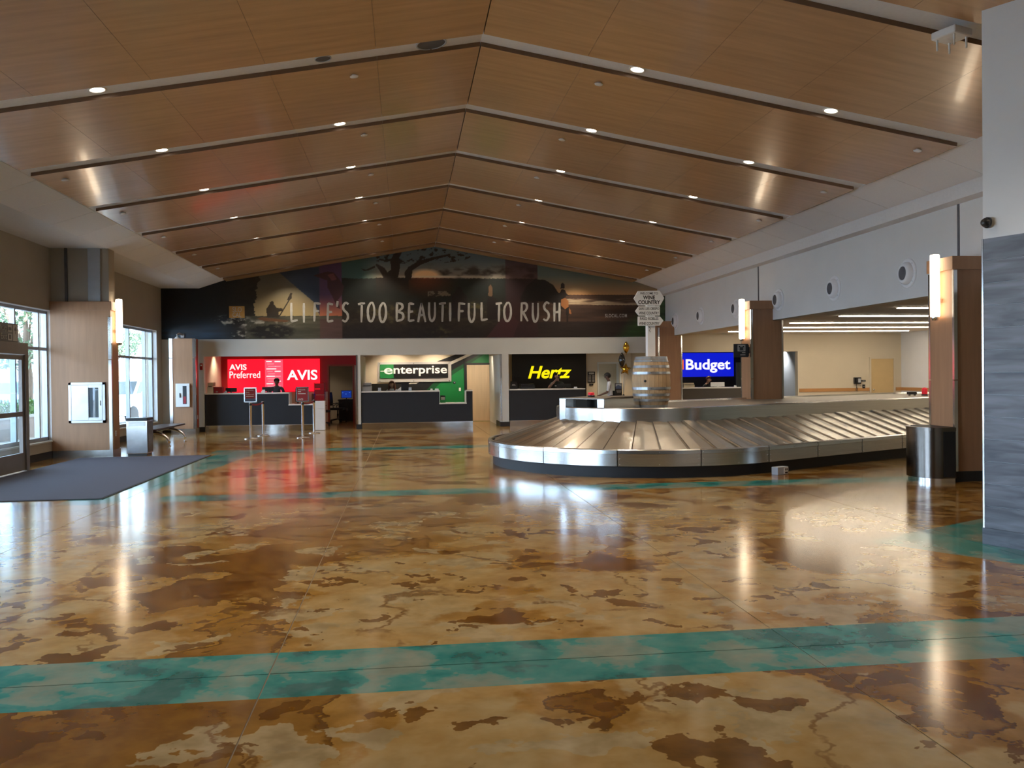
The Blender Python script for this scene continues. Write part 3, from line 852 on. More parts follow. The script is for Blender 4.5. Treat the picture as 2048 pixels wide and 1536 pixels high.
    for pg in ([(752, 560), (741, 540), (734, 530), (737, 528), (752, 536), (758, 545), (765, 540), (764, 520), (775, 505), (790, 500), (782, 515), (783, 535), (778, 560)],
               [(793, 560), (792, 545), (800, 534), (820, 522), (850, 514), (880, 508), (880, 512), (852, 519), (824, 530), (808, 541), (805, 560)]):
        img[inside(pg)] = C3(40, 32, 26)
    crown = (blob(815, 512, 110, 16) > 0) & (n2 > 0.57) & (py < 528)
    img[crown] = C3(38, 33, 28)
    tw = inside([(704, 537), (716, 540), (724, 536), (733, 532), (734, 536), (722, 541), (712, 543)])
    img[tw] = C3(40, 38, 34)
    wht = (px > 838) & (px < 884) & (np.abs(py - 588) < 5) & (n2 > 0.5)
    img[wht] = C3(120, 110, 92)
    for pg in ([(884, 638), (886, 592), (894, 584), (898, 574), (904, 574), (908, 584), (916, 592), (918, 636)], [(958, 640), (958, 600), (962, 594), (966, 580), (970, 594), (980, 602), (982, 640)]):
        img[inside(pg)] = C3(24, 17, 18)
    img[inside([(960, 592), (961, 574), (965, 569), (969, 576), (968, 594)])] = C3(92, 70, 50)
    mar = (px > 996) & (px < 1066)
    img = lerp(img, C3(58, 26, 34), mar * 0.55)
    img[inside([(955, 677), (985, 640), (1010, 632), (1022, 645), (1010, 677)])] = C3(60, 32, 36)
    # climber upside-down figure on the purple band
    img[inside([(612, 552), (640, 544), (652, 546), (664, 560), (672, 574), (668, 590), (660, 600), (664, 618), (658, 616), (650, 596), (640, 576), (640, 562)])] = C3(62, 34, 42)
    img[inside([(640, 550), (652, 548), (658, 560), (648, 562)])] = C3(110, 62, 66)
    # beach on the right
    be = px >= 1062
    bc = lerp(np.broadcast_to(C3(88, 104, 98), img.shape), C3(178, 132, 86), (py - 550) / 42)
    bc = np.where((py > 590)[..., None], C3(72, 52, 42) * (0.7 + 0.6 * n3[..., None]), bc)
    bc = lerp(bc, C3(168, 150, 122), ((py > 598) & (py < 611)) * np.clip((n3 - 0.42) * 5, 0, 1))
    bc = np.where((py > 612)[..., None], C3(62, 44, 34) * (0.6 + 0.7 * n3[..., None]), bc)
    bc = np.where((py > 645)[..., None], C3(36, 27, 24) * (0.6 + 0.8 * n3[..., None]), bc)
    img[be] = bc[be]
    gr = np.clip((px - 1215 - (677 - py) * 0.9) / 30, 0, 1) * np.clip((py - 585) / 20, 0, 1)
    img = lerp(img, C3(44, 84, 40) * (0.6 + 0.7 * n3[..., None]), gr * 0.8)
    img[inside([(1026, 596), (1040, 570), (1056, 558), (1078, 560), (1094, 570), (1104, 585), (1112, 592), (1112, 604), (1026, 604)])] = C3(18, 15, 15)
    for pg in ([(1074, 594), (1080, 584), (1092, 590), (1106, 600), (1112, 596), (1124, 602), (1126, 616), (1124, 646), (1121, 646), (1120, 622), (1106, 618), (1104, 650), (1101, 650), (1100, 616), (1090, 606), (1080, 604), (1074, 606)],
               [(1106, 600), (1107, 586), (1112, 578), (1118, 580), (1122, 588), (1128, 592), (1120, 592), (1118, 602)], [(1109, 577), (1110, 568), (1114, 565), (1118, 569), (1117, 577)]):
        img[inside(pg)] = C3(22, 16, 15)
    img[inside([(1110, 600), (1118, 596), (1125, 602), (1126, 614), (1118, 620), (1110, 612)])] = C3(150, 98, 56)
    img[inside([(1126, 616), (1130, 622), (1131, 630), (1127, 628)])] = C3(150, 98, 56)
    return np.clip(img, 0, 255)

def build_mural():
    nx, nz = 900, 150
    gx = np.linspace(0, 1, nx + 1); gz = np.linspace(0, 1, nz + 1)
    X = MX0 + 0.004 + gx * (MX1 - MX0 - 0.008)
    top = np.where(X < -6.16, 4.345, np.where(X < -5.36, 4.345 + (X + 6.16) * 0.34, np.where(X > 8.12, 4.125, np.where(X > 7.3, 4.345 + (8.12 - X) * 0.34, RIDGE_Z - SLOPE * np.abs(X - RIDGE_X)))))
    XX, _ = np.meshgrid(X, gz)
    ZZ = MZ0 + gz[:, None] * (top[None, :] - MZ0)
    px = 322 + (XX - MX0) * (1008 / (MX1 - MX0)); py = 677 - (ZZ - MZ0) * (1008 / (MX1 - MX0))
    col = mural_colours(px, py) / 255.0
    lin = np.where(col <= 0.04045, col / 12.92, ((col + 0.055) / 1.055) ** 2.4)
    root = thing('mural', 'wide dark landscape mural with white brush lettering across the back gable', 'mural', (0.5, Y_BACK, MZ0))
    og = org(root)
    verts = np.stack([XX - og.x, np.full_like(XX, Y_BACK - 0.006 - og.y), ZZ - og.z], -1).reshape(-1, 3)
    idx = np.arange((nx + 1) * (nz + 1)).reshape(nz + 1, nx + 1)
    f = np.stack([idx[:-1, :-1], idx[:-1, 1:], idx[1:, 1:], idx[1:, :-1]], -1).reshape(-1, 4)
    me = bpy.data.meshes.new('print')
    me.from_pydata(verts.tolist(), [], f.tolist())
    at = me.color_attributes.new('print_colour', 'FLOAT_COLOR', 'POINT')
    rgba = np.ones((len(verts), 4), np.float32); rgba[:, :3] = lin.reshape(-1, 3)
    at.data.foreach_set('color', rgba.ravel())
    mt, nt, b = new_mat('mural_print')
    an = nt.nodes.new('ShaderNodeVertexColor'); an.layer_name = 'print_colour'
    gn = nt.nodes.new('ShaderNodeGamma'); gn.inputs[1].default_value = 1.0
    nt.links.new(an.outputs[0], gn.inputs[0]); nt.links.new(gn.outputs[0], b.inputs['Base Color'])
    b.inputs['Roughness'].default_value = 0.45
    me.materials.append(mt)
    link('print', me, None, root)
    box('backing', MX0 + .004, MX1 - .004, Y_BACK - 0.005, Y_BACK, MZ0, 4.12, 'sign_black', root)
    return root
mural = build_mural()

# brush lettering: strokes in a unit box (x right, y up)
GL = {
 'L': [[(.2, 1), (.18, .02)], [(.15, .03), (.95, .10)]],
 'I': [[(.5, 1), (.45, 0)]],
 'F': [[(.25, 1), (.15, 0)], [(.2, .97), (1, .93)], [(.22, .55), (.8, .55)]],
 'E': [[(.25, .98), (.15, .03)], [(.22, .97), (.95, .92)], [(.2, .52), (.8, .54)], [(.15, .03), (.95, .08)]],
 'S': [[(.95, .92), (.55, 1), (.2, .82), (.3, .62), (.75, .45), (.85, .22), (.5, .02), (.05, .1)]],
 'T': [[(0, .94), (1, .99)], [(.55, .97), (.45, 0)]],
 'O': [[(.5, 1), (.15, .75), (.08, .4), (.25, .06), (.6, .02), (.9, .3), (.92, .7), (.72, .97), (.45, .98)]],
 'B': [[(.2, 1), (.12, .02)], [(.15, .97), (.75, .92), (.85, .72), (.25, .52)], [(.25, .52), (.9, .4), (.85, .12), (.1, .02)]],
 'A': [[(.05, 0), (.5, 1)], [(.5, 1), (.97, 0)], [(.2, .36), (.8, .38)]],
 'U': [[(.1, 1), (.08, .35), (.3, .03), (.65, .05), (.9, .35), (.92, 1)]],
 'R': [[(.22, 1), (.12, 0)], [(.15, .96), (.75, .95), (.88, .75), (.65, .55), (.2, .48)], [(.35, .5), (.97, .0)]],
 'H': [[(.15, 1), (.1, 0)], [(.9, 1), (.86, 0)], [(.1, .48), (.9, .52)]],
 "'": [[(.6, 1), (.4, .72)]],
}
def brush_letters(name, spec, y, mat, parent, w=0.07):
    bm = bmesh.new()
    for ch, x0, x1, z0, z1 in spec:
        for st in GL[ch]:
            pts = [Vector((x0 + (x1 - x0) * a, z0 + (z1 - z0) * b)) for a, b in st]
            if len(pts) > 2:      # smooth curve
                out = []
                for i in range(len(pts) - 1):
                    p0, p1, p2, p3 = pts[max(i - 1, 0)], pts[i], pts[i + 1], pts[min(i + 2, len(pts) - 1)]
                    for t in (0, .25, .5, .75):
                        out.append(0.5 * ((2 * p1) + (p2 - p0) * t + (2 * p0 - 5 * p1 + 4 * p2 - p3) * t * t + (3 * p1 - p0 - 3 * p2 + p3) * t ** 3))
                pts = out + [pts[-1]]
            else:
                pts = [pts[0].lerp(pts[1], t / 5) for t in range(6)]
            n = len(pts)
            Lr, Rr = [], []
            for i, p in enumerate(pts):
                t = (pts[min(i + 1, n - 1)] - pts[max(i - 1, 0)]).normalized()
                nn = Vector((-t.y, t.x))
                ww = w * 0.5 * (0.75 + 0.45 * math.sin(math.pi * (0.15 + 0.8 * i / (n - 1)))) * random.uniform(.9, 1.12)
                Lr.append(bm.verts.new((p.x + nn.x * ww, y, p.y + nn.y * ww))); Rr.append(bm.verts.new((p.x - nn.x * ww, y, p.y - nn.y * ww)))
            for i in range(n - 1): bm.faces.new((Lr[i], Rr[i], Rr[i + 1], Lr[i + 1]))
    o = from_bm(name, bm, mat, parent)
    return o
def mpx(v): return MX0 + (v - 322) * (MX1 - MX0) / 1008
def mpz(v): return MZ0 + (677 - v) * (MX1 - MX0) / 1008
LET = [('L', 566, 582), ('I', 590, 597), ('F', 611, 626), ('E', 637, 651), ("'", 655, 662), ('S', 667, 681), ('T', 699, 713), ('O', 717, 732), ('O', 740, 755), ('B', 773, 789), ('E', 797, 811),
       ('A', 817, 833), ('U', 839, 853), ('T', 860, 874), ('I', 879, 886), ('F', 897, 913), ('U', 919, 933), ('L', 943, 959), ('T', 975, 988), ('O', 991, 1007), ('R', 1025, 1041), ('U', 1050, 1063), ('S', 1072, 1086), ('H', 1094, 1108)]
for i, (ch, a, b) in enumerate(LET):
    jit = [0, 1, -1, 0.5, -0.5][i % 5]
    top = 606 if ch != "'" else 603
    brush_letters('letter', [(ch, mpx(a), mpx(b), mpz(644 + jit), mpz(top + jit * .6))], Y_BACK - 0.0085, 'text_grey', mural, 0.062)
text('web_address', 'SLOCAL.COM', mpx(1202), mpx(1248), mpz(636.5), mpz(629.5), Y_BACK - 0.0075, 'text_grey', mural, 0.01, spacing=1.2, depth=0.001)
lg = box('logo', mpx(450), mpx(479.5), Y_BACK - 0.0095, Y_BACK - 0.006, mpz(635.5), mpz(612.5), 'logo_gold', mural)
text('logo_text', 'SLO', mpx(456.5), mpx(474), mpz(624), mpz(614.5), Y_BACK - 0.0096, 'text_grey', lg, depth=0.001)
text('logo_text', 'CAL', mpx(456.5), mpx(473), mpz(634), mpz(625), Y_BACK - 0.0096, 'text_grey', lg, depth=0.001)
# ================================================================== CEILING FIXTURES
def spot(name, loc, power, size=1.9, col=(1.0, 0.84, 0.64), blend=0.8, aim=None, radius=0.06):
    ld = bpy.data.lights.new(name, 'SPOT')
    ld.energy = power; ld.spot_size = size; ld.spot_blend = blend; ld.color = col; ld.shadow_soft_size = radius
    o = bpy.data.objects.new(name, ld)
    o.location = loc
    if aim is not None: o.rotation_euler = (Vector(aim) - Vector(loc)).to_track_quat('-Z', 'Y').to_euler()
    COL.objects.link(o)
    return o
LAMP_W = 190.0
LX = [-3.47, -0.92, 2.90, 5.43]
lamp_proto = None
SIDE = ['far left', 'centre left', 'centre right', 'far right']
def tilt_at(x): return math.atan(SLOPE) * (1 if x > RIDGE_X else -1)
for r in range(10):
    yc = ROW0 - 0.17 + r * PITCH_Y
    if yc > Y_BACK: break
    for c, x in enumerate(LX):
        if r == 0 or (r == 3 and c == 1) or (r == 2 and c == 3): continue      # speakers and the access point sit there instead
        z = RIDGE_Z + 0.055 - SLOPE * abs(x - RIDGE_X)
        if lamp_proto is None:
            root = thing('downlight', '', 'light', (0, 0, 0), 'recessed downlights in the white ceiling strips', rotz=0.0)
            lathe('trim_ring', [(.105, 0.0), (.105, -.008), (.085, -.012), (.078, -.004), (.078, 0.0)], (0, 0, 0), 'white_plastic', root, 24)
            lathe('lens', [(0, -.010), (.05, -.009), (.078, -.003)], (0, 0, 0), 'lamp_disc', root, 20)
            lamp_proto = root; o = root
        else:
            o = dup_tree(lamp_proto)
        o.location = (x, yc, z)
        o.rotation_euler = (0, tilt_at(x), 0)
        o['label'] = '%s downlight in the %s white ceiling strip from the camera' % (SIDE[c], ORD[r])
        spot('downlight_beam', (x, yc, z - 0.03), LAMP_W, 2.0)
for x, rr, lb in ((-0.92, .10, 'small grey round ceiling speaker in the white strip, left of the larger one'), (0.36, .19, 'large grey round ceiling speaker in the white strip near the ridge')):
    root = thing('ceiling_speaker', lb, 'speaker', (x, 10.45, wood_z(x) + 0.054), rotz=0.0)
    root.rotation_euler = (0, tilt_at(x), 0)
    lathe('rim', [(rr, 0), (rr, -.01), (rr * .9, -.012), (rr * .9, 0)], (0, 0, 0), 'grey_plastic', root, 28)
    lathe('grille', [(0, -.008), (rr * .9, -.004)], (0, 0, 0), 'jet_grey', root, 28)
# sprinkler covers
sp = None
for r in range(9):
    y = ROW0 + 0.38 + r * PITCH_Y
    if y > Y_BACK: break
    for c, x in enumerate((-5.01, -0.59, 2.54, 6.96)):
        if sp is None:
            root = thing('sprinkler_cover', '', 'sprinkler', (0, 0, 0), 'sprinkler covers on the wood ceiling', rotz=0.0)
            lathe('cover_plate', [(0, -.028), (.05, -.026), (.055, -.020), (.055, -.016), (.03, -.014)], (0, 0, 0), 'white_plastic', root, 16)
            lathe('collar', [(.03, -.016), (.03, 0)], (0, 0, 0), 'white_plastic', root, 12)
            sp = root; o = root
        else: o = dup_tree(sp)
        o.location = (x, y, wood_z(x)); o.rotation_euler = (0, tilt_at(x), 0)
        o['label'] = '%s sprinkler cover on the %s wood ceiling bay from the camera' % (SIDE[c], ORD[r])

# wireless access point with four stub aerials
ap = thing('access_point', 'white box with four stub aerials under the ceiling strip at the upper right', 'antenna', (5.28, 7.78, wood_z(5.28) - .045), rotz=0.35)
box('housing', -.13, .13, -.13, .13, -.055, 0.02, 'white_plastic', ap, 0.02, 3)
for a, b in ((-.09, -.09), (.09, -.09), (-.09, .09), (.09, .09)):
    lathe('aerial', [(0, -.16), (.009, -.158), (.011, -.06), (.014, -.05)], (a, b, 0), 'white_plastic', ap, 10)
lathe('status_dome', [(0, -.068), (.03, -.062), (.04, -.055)], (0, 0, 0), 'white_plastic', ap, 14)

# dome camera peeking round the corner wall
bc = thing('dome_camera', 'small black dome camera on the white wall above the grey planks', 'camera', (5.30, 7.29, 2.95))
lathe('base_ring', [(.05, 0), (.05, .02), (.03, .02)], (5.285, 7.30, 2.95), 'black_plastic', bc, 16, 'X')
lathe('dome', [(0, -.05), (.025, -.043), (.042, -.02), (.045, 0)], (5.285, 7.30, 2.95), 'black_plastic', bc, 16, 'X')

# ================================================================== COLUMNS AND SCONCES
def sconce(loc, dirx, label):
    """lit glass tube standing off a column side, axis vertical"""
    x, y = loc
    root = thing('wall_sconce', label, 'wall lamp', (x, y, 2.37), 'tube sconces on the wood columns')
    cx = x + dirx * 0.10
    lathe('glass_tube', [(0, .93), (.06, .92), (.066, .90), (.066, .03), (.06, .01), (0, .0)], (cx, y, 2.385), 'sconce_glass', root, 20)
    lathe('end_cap', [(0, -.045), (.045, -.04), (.05, 0), (.05, .02)], (cx, y, 2.385), 'steel_bright', root, 16)
    box('bracket', min(x, cx), max(x, cx), y - .03, y + .03, 2.60, 2.66, 'steel_bright', root)
    box('bracket', min(x, cx), max(x, cx), y - .03, y + .03, 3.05, 3.11, 'steel_bright', root)
    return root

def column_right(y0, label, x0=7.84, x1=8.60, depth=0.55):
    y1 = y0 + depth
    root = thing('wood_column', label, 'column', ((x0 + x1) / 2, (y0 + y1) / 2, 0), 'wood-clad columns')
    box('cladding', x0, XR - .004, y0, y1, 0.0, 3.06, 'column_wood', root)
    box('rear_cladding', XR - .004, x1, y0 + .004, y1 - .004, 0.0, 2.805, 'column_wood', root)
    box('cap', x0 - .035, XR - .004, y0 - .035, y1 + .035, 3.06, 3.25, 'column_wood', root, 0.004)
    for yy in (y0, y1):
        s = -1 if yy == y0 else 1
        for a, b in ((0.15, 1.46), (1.475, 3.05)):
            box('corner_trim', x0 - .012, x0 + .04, yy + (s * .010 if s > 0 else -.010) - .022, yy + (.010 if s > 0 else -.010) + .022, a, b, 'steel_bright', root)
    box('corner_trim', x1 - .03, x1 + .012, y0 - .012, y0 + .02, 0.15, 2.80, 'steel_bright', root)
    box('base', x0 - .016, x1 + .016, y0 - .016, y1 + .016, 0, 0.15, 'dark_base', root)
    return root
column_right(11.55, 'wood-clad column with tube lamp above the half-round bin')
column_right(18.88, 'wood-clad column rising through the baggage carousel')
column_right(26.15, 'wood-clad column at the end of the mural behind the barrel')
sconce((7.84, 11.83), -1, 'lit tube sconce on the column above the half-round bin')
sconce((7.84, 19.16), -1, 'lit tube sconce on the column rising through the carousel')

def column_left():
    x0, x1, y0, y1 = XL, -6.08, 18.88, 19.36
    root = thing('wood_column', 'broad wood-clad pier with a steel cabinet on the window wall', 'column', ((x0 + x1) / 2, (y0 + y1) / 2, 0), 'wood-clad columns')
    x0 += .003
    box('cladding', x0, x1, y0, y1, 0.15, 3.06, 'column_wood', root)
    box('cap', x0, x1 + .035, y0 - .035, y1 + .035, 3.06, 3.24, 'column_wood', root, 0.004)
    for a, b in ((0.15, 2.02), (2.035, 2.92)):
        box('corner_trim', x1 - .05, x1 + .012, y0 - .012, y0 + .05, a, b, 'steel_bright', root)
    box('base', x0, x1 + .016, y0 - .016, y1 + .016, 0, 0.15, 'steel', root)
    box('upper_shaft', x0, -6.12, y0 + .06, y1 - .06, 3.24, 4.35, 'beige_wall', root)
    box('conduit_cover', -6.52, -6.28, y0 + .02, y0 + .06, 3.24, 4.35, 'grey_plastic', root)
    box('conduit', -6.98, -6.93, y0 + .02, y0 + .06, 3.24, 4.35, 'jet_grey', root)
    return root
column_left()
sconce((-6.08, 19.12), 1, 'lit tube sconce on the broad pier by the windows')
root = thing('wood_column', 'pale pier with bright steel corner strips under the mural left end', 'column', (-6.5, 26.35, 0), 'wood-clad columns')
box('cladding', -6.80, -6.14, 26.3, 26.75, 0.15, 2.80, 'column_wood', root)
box('base', -6.815, -6.125, 26.285, 26.765, 0, 0.15, 'steel', root)
for xx in (-6.80, -6.14):
    for a, b in ((0.15, 2.22), (2.24, 2.80)):
        box('corner_trim', xx - .045, xx + .045, 26.285, 26.34, a, b, 'steel_bright', root)
box('side_panel', -6.14, -6.128, 26.36, 26.74, 0.16, 2.79, 'amber_cab', root)

# jet nozzles along the upper wall
for k, y in enumerate((13.53, 16.02, 18.55, 21.05, 23.70, 26.0)):
    root = thing('air_nozzle', 'round white air nozzle on the upper wall, %s from the camera' % ORD[k], 'air vent', (XR, y, 3.24), 'air nozzles on the upper right wall', rotz=0.0)
    lathe('flange', [(.25, 0), (.25, -.012), (.235, -.02), (.19, -.022), (.185, -.005)], (0, 0, 0), 'jet_white', root, 32, 'X')
    lathe('cone', [(.19, -.012), (.185, -.05), (.165, -.09), (.125, -.115), (.115, -.10)], (0, 0, 0), 'jet_white', root, 32, 'X')
    nz = lathe('throat', [(.115, -.10), (.10, -.085), (0, -.085)], (0, 0, 0), 'jet_grey', root, 24, 'X')
    for a in (0.8, 2.35, 3.9, 5.5):
        lathe('screw', [(0, -.027), (.008, -.026), (.009, -.02)], (0, .212 * math.cos(a), .212 * math.sin(a)), 'grey_plastic', root, 8, 'X')

# linear lights on the bay ceiling
for k, y in enumerate((16.3, 18.65, 21.2, 23.35, 25.45)):
    root = thing('strip_light', 'long thin ceiling light in the baggage bay, %s from the near side' % ORD[k], 'light', (12.8, y, AC), 'linear lights on the bay ceiling')
    box('housing', 9.85, 15.75, y - .07, y + .07, AC - .015, AC, 'white_plastic', root)
    box('diffuser', 9.87, 15.73, y - .055, y + .055, AC - .03, AC - .015, 'strip_light', root)

# niche lamps
def niche_lamp(x, y, power, label, aim=None, size=1.9, z=2.62, col=(1.0, 0.82, 0.60)):
    root = thing('desk_downlight', label, 'light', (x, y, z), 'small downlights over the rental desks')
    lathe('trim_ring', [(.07, 0), (.07, -.006), (.055, -.008), (.052, 0)], (x, y, z), 'white_plastic', root, 18)
    lathe('lens', [(0, -.005), (.052, -.002)], (x, y, z), 'lamp_disc', root, 16)
    spot('desk_beam', (x, y, z - 0.02), power, size, col, 0.7, aim)
niche_lamp(-5.9, 29.4, 108, 'small downlight washing the left side wall of the red desk', (-6.1, 29.6, 0))
niche_lamp(-4.2, 28.6, 60, 'small downlight over the red rental desk')
niche_lamp(-.35, 29.6, 170, 'small downlight left above the green and black sign', (-.35, 30.5, 1.2))
niche_lamp(1.0, 29.6, 170, 'small downlight right above the green and black sign', (1.0, 30.5, 1.2))
niche_lamp(2.55, 29.2, 130, 'added downlight brightening the pale wood door', (2.55, 30.4, .6))  # lamp added to brighten the dark door, not a known fixture
niche_lamp(0.9, 28.4, 130, 'small downlight over the green rental desk')
niche_lamp(4.8, 28.8, 52, 'small downlight over the black rental desk')
niche_lamp(7.3, 29.6, 144, 'small downlight above the open doorway beside the price board')
niche_lamp(10.0, 28.7, 96, 'small downlight over the blue rental desk')
niche_lamp(12.75, 28.6, 96, 'small downlight washing the corridor wall in the bay', (13.1, 28.9, 0.5), col=(0.9, 0.95, 1.0))
niche_lamp(7.3, 32.2, 108, 'small downlight in the room behind the open doorway', col=(0.85, 0.95, 0.95))
niche_lamp(-3.0, 32.3, 33, 'small downlight in the dim office behind the red desk')

# ================================================================== BAGGAGE CAROUSEL
AX = math.radians(28.0)
CU = Vector((math.cos(AX), math.sin(AX))); CN = Vector((math.sin(AX), -math.cos(AX)))
C0 = CU * 11.2 + CN * -11.75
C1 = CU * 21.3 + CN * -11.75
STR = (C1 - C0).length
def stadium(r, s):
    """point and outward normal at arc position s (measured on a radius-1 basis per radius r)"""
    Lh = STR; Ca = math.pi * r
    s = s % (2 * Lh + 2 * Ca)
    if s < Lh: return C0 + CU * s + CN * r, CN
    s -= Lh
    if s < Ca:
        a = s / r; n = CN * math.cos(a) + CU * math.sin(a); return C1 + n * r, n
    s -= Ca
    if s < Lh: return C1 - CU * s - CN * r, -CN
    s -= Lh
    a = s / r; n = -CN * math.cos(a) - CU * math.sin(a); return C0 + n * r, n
def outline(r, n_arc=28, n_str=10):
    pts = []
    for i in range(n_str): pts.append(C0 + CU * (STR * i / n_str) + CN * r)
    for i in range(n_arc): a = math.pi * i / n_arc; pts.append(C1 + (CN * math.cos(a) + CU * math.sin(a)) * r)
    for i in range(n_str): pts.append(C1 - CU * (STR * i / n_str) - CN * r)
    for i in range(n_arc): a = math.pi * i / n_arc; pts.append(C0 + (-CN * math.cos(a) - CU * math.sin(a)) * r)
    return pts
car = thing('baggage_carousel', 'long stainless steel baggage carousel with sloping overlapped plates', 'carousel', (C0.x, C0.y, 0))
def band(name, prof_rz, mat, parent, pts_fn=outline, smooth=True):
    rings = [[(p.x, p.y, z) for p in pts_fn(r)] for r, z in prof_rz]
    n = len(rings[0]); verts = [v for rg in rings for v in rg]; faces = []
    for i in range(len(rings) - 1):
        for k in range(n): faces.append((i * n + k, i * n + (k + 1) % n, (i + 1) * n + (k + 1) % n, (i + 1) * n + k))
    return sharp(poly(name, verts, faces, mat, parent, False), 0.35)
band('kick_base', [(2.60, 0.34), (2.79, 0.27), (2.79, 0.0)], 'black_rubber', car, smooth=False)
band('under_frame', [(1.50, 0.80), (1.58, 0.72), (2.79, 0.315)], 'black_rubber', car, smooth=False)
# skirt in bolted panels
SEGN = 30
tot_n = 0
def arc_len(r): return 2 * STR + 2 * math.pi * r
rv = bmesh.new()
n_str, n_cap = 8, 7
cuts = [i / n_str for i in range(n_str)]
spec_list = []
for i in range(n_str): spec_list.append(('s1', i / n_str, (i + 1) / n_str))
for i in range(n_cap): spec_list.append(('c1', i / n_cap, (i + 1) / n_cap))
for i in range(n_str): spec_list.append(('s2', i / n_str, (i + 1) / n_str))
for i in range(n_cap): spec_list.append(('c0', i / n_cap, (i + 1) / n_cap))
def on_path(kind, t):
    if kind == 's1': return C0 + CU * (STR * t), CN
    if kind == 's2': return C1 - CU * (STR * t), -CN
    a = math.pi * t
    if kind == 'c1': return C1, CN * math.cos(a) + CU * math.sin(a)
    return C0, -CN * math.cos(a) - CU * math.sin(a)
for kind, t0, t1 in spec_list:
    ns = 1 if kind[0] == 's' else 8
    prof_s = [(2.80, .43), (2.815, .445), (2.86, .445), (2.875, .43), (2.880, .375), (2.874, .370), (2.874, .185), (2.85, .175), (2.80, .18)]
    g = 0.0008
    rings = []
    for i in range(ns + 1):
        t = (t0 + g) + (t1 - t0 - 2 * g) * i / ns
        c, nn = on_path(kind, t)
        rings.append([(c.x + nn.x * r, c.y + nn.y * r, z) for r, z in prof_s])
    m_ = len(prof_s); verts = [v for rg in rings for v in rg]
    faces = [(i * m_ + k, (i + 1) * m_ + k, (i + 1) * m_ + k + 1, i * m_ + k + 1) for i in range(ns) for k in range(m_ - 1)]
    o = sharp(poly('skirt_panel', verts, faces, 'steel', car, False), 0.35)
    for tt in (t0 + (t1 - t0) * .03, (t0 + t1) / 2, t1 - (t1 - t0) * .03):
        c, nn = on_path(kind, tt)
        for z in ((.40, .21) if abs(tt - (t0 + t1) / 2) < 1e-6 else (.40, .30, .21)):
            p = Vector((c.x + nn.x * 2.878, c.y + nn.y * 2.878, z))
            r_ = bmesh.ops.create_icosphere(rv, subdivisions=1, radius=0.008)
            bmesh.ops.translate(rv, verts=r_['verts'], vec=p)
rivets = from_bm('rivet_heads', rv, 'steel_bright', car, True); rivets['kind'] = 'stuff'
# sloping plates, each lapped over the next
R_OUT, Z_OUT, R_IN, Z_IN = 2.76, 0.375, 1.57, 0.775
NPL_S, NPL_C = 25, 19
plates = [('s1', i, NPL_S) for i in range(NPL_S)] + [('c1', i, NPL_C) for i in range(NPL_C)] + [('s2', i, NPL_S) for i in range(NPL_S)] + [('c0', i, NPL_C) for i in range(NPL_C)]
for kind, i, n in plates:
    verts, faces = [], []
    nu, GS = 6, (0.0, 0.035, 0.35, 0.7, 1.0)
    nw = len(GS) - 1
    lap = 0.30
    tw, tl = random.uniform(-.014, .014), random.uniform(-.010, .010)
    for a in range(nu + 1):          # inner to outer
        f = a / nu
        r = R_IN + (R_OUT - R_IN) * f
        z = Z_IN + (Z_OUT - Z_IN) * f
        for b in range(nw + 1):
            g_ = GS[b]
            # inner ends lead a little, as crescent plates do
            t = (i + g_ * (1 + lap) + 0.35 * (1 - f) * 0) / n
            if kind[0] == 'c': t = (i + g_ * (1 + lap)) / n
            tt = t
            k2 = kind
            if tt > 1:
                over = (tt - 1)
                c, nn = on_path(kind, 1.0)
                if kind[0] == 's':
                    nk = 'c1' if kind == 's1' else 'c0'
                    c, nn = on_path(nk, over * STR / (math.pi * r))
                else:
                    nk = 's2' if kind == 'c1' else 's1'
                    c, nn = on_path(nk, over * math.pi * r / STR)
            else:
                c, nn = on_path(kind, tt)
            zz = z + 0.042 * (1 - g_) + 0.012 * math.sin(math.pi * g_) + tw * (g_ - .5) + tl * (f - .5) + 0.006
            verts.append((c.x + nn.x * r, c.y + nn.y * r, zz))
    w_ = nw + 1
    for a in range(nu):
        for b in range(nw): faces.append((a * w_ + b, a * w_ + b + 1, (a + 1) * w_ + b + 1, (a + 1) * w_ + b))
    # turned-down leading edge
    base = len(verts)
    for a in range(nu + 1):
        v = verts[a * w_]; verts.append((v[0], v[1], v[2] - 0.03))
    for a in range(nu): faces.append((a * w_, (a + 1) * w_, base + a + 1, base + a))
    pl = poly('plate', verts, faces, 'steel_plate', car, False)
    pl.data.materials.append(M['steel_dark'])
    for q_, pg in enumerate(pl.data.polygons):
        if q_ < nu * nw and q_ % nw == 0: pg.material_index = 1
band('upper_rim', [(1.50, .80), (1.585, .775), (1.595, .79), (1.595, 1.02), (1.58, 1.035), (1.50, 1.035), (1.49, 1.0)], 'steel', car, smooth=False)
pts = outline(1.50)
poly('deck', [(p.x, p.y, 1.0) for p in pts], [tuple(range(len(pts)))], 'steel_deck', car)
# raised feed housing with an open mouth, set in the rim
hp = box('feed_housing', 3.05, 3.25, 15.3, 15.5, 0.99, 1.17, 'steel_deck', car)
P0, P1 = Vector((2.80, 15.36)), Vector((3.42, 14.49))
hd = (P1 - P0).normalized(); hn = Vector((-hd.y, hd.x))
if hn.y < 0: hn = -hn
def hq(t, off): q = P0 + hd * t + hn * off; return (q.x, q.y)
HL = (P1 - P0).length
prism('cheek', [hq(0, -.06), hq(.16, -.06), hq(.16, .9), hq(0, .9)], 0.80, 1.175, 'steel_bright', hp, 0.006)
prism('cheek', [hq(HL - .16, -.06), hq(HL, -.06), hq(HL, .9), hq(HL - .16, .9)], 0.80, 1.175, 'steel_bright', hp, 0.006)
prism('sill', [hq(.16, -.06), hq(HL - .16, -.06), hq(HL - .16, .06), hq(.16, .06)], 0.79, 0.825, 'steel_bright', hp, 0.004)
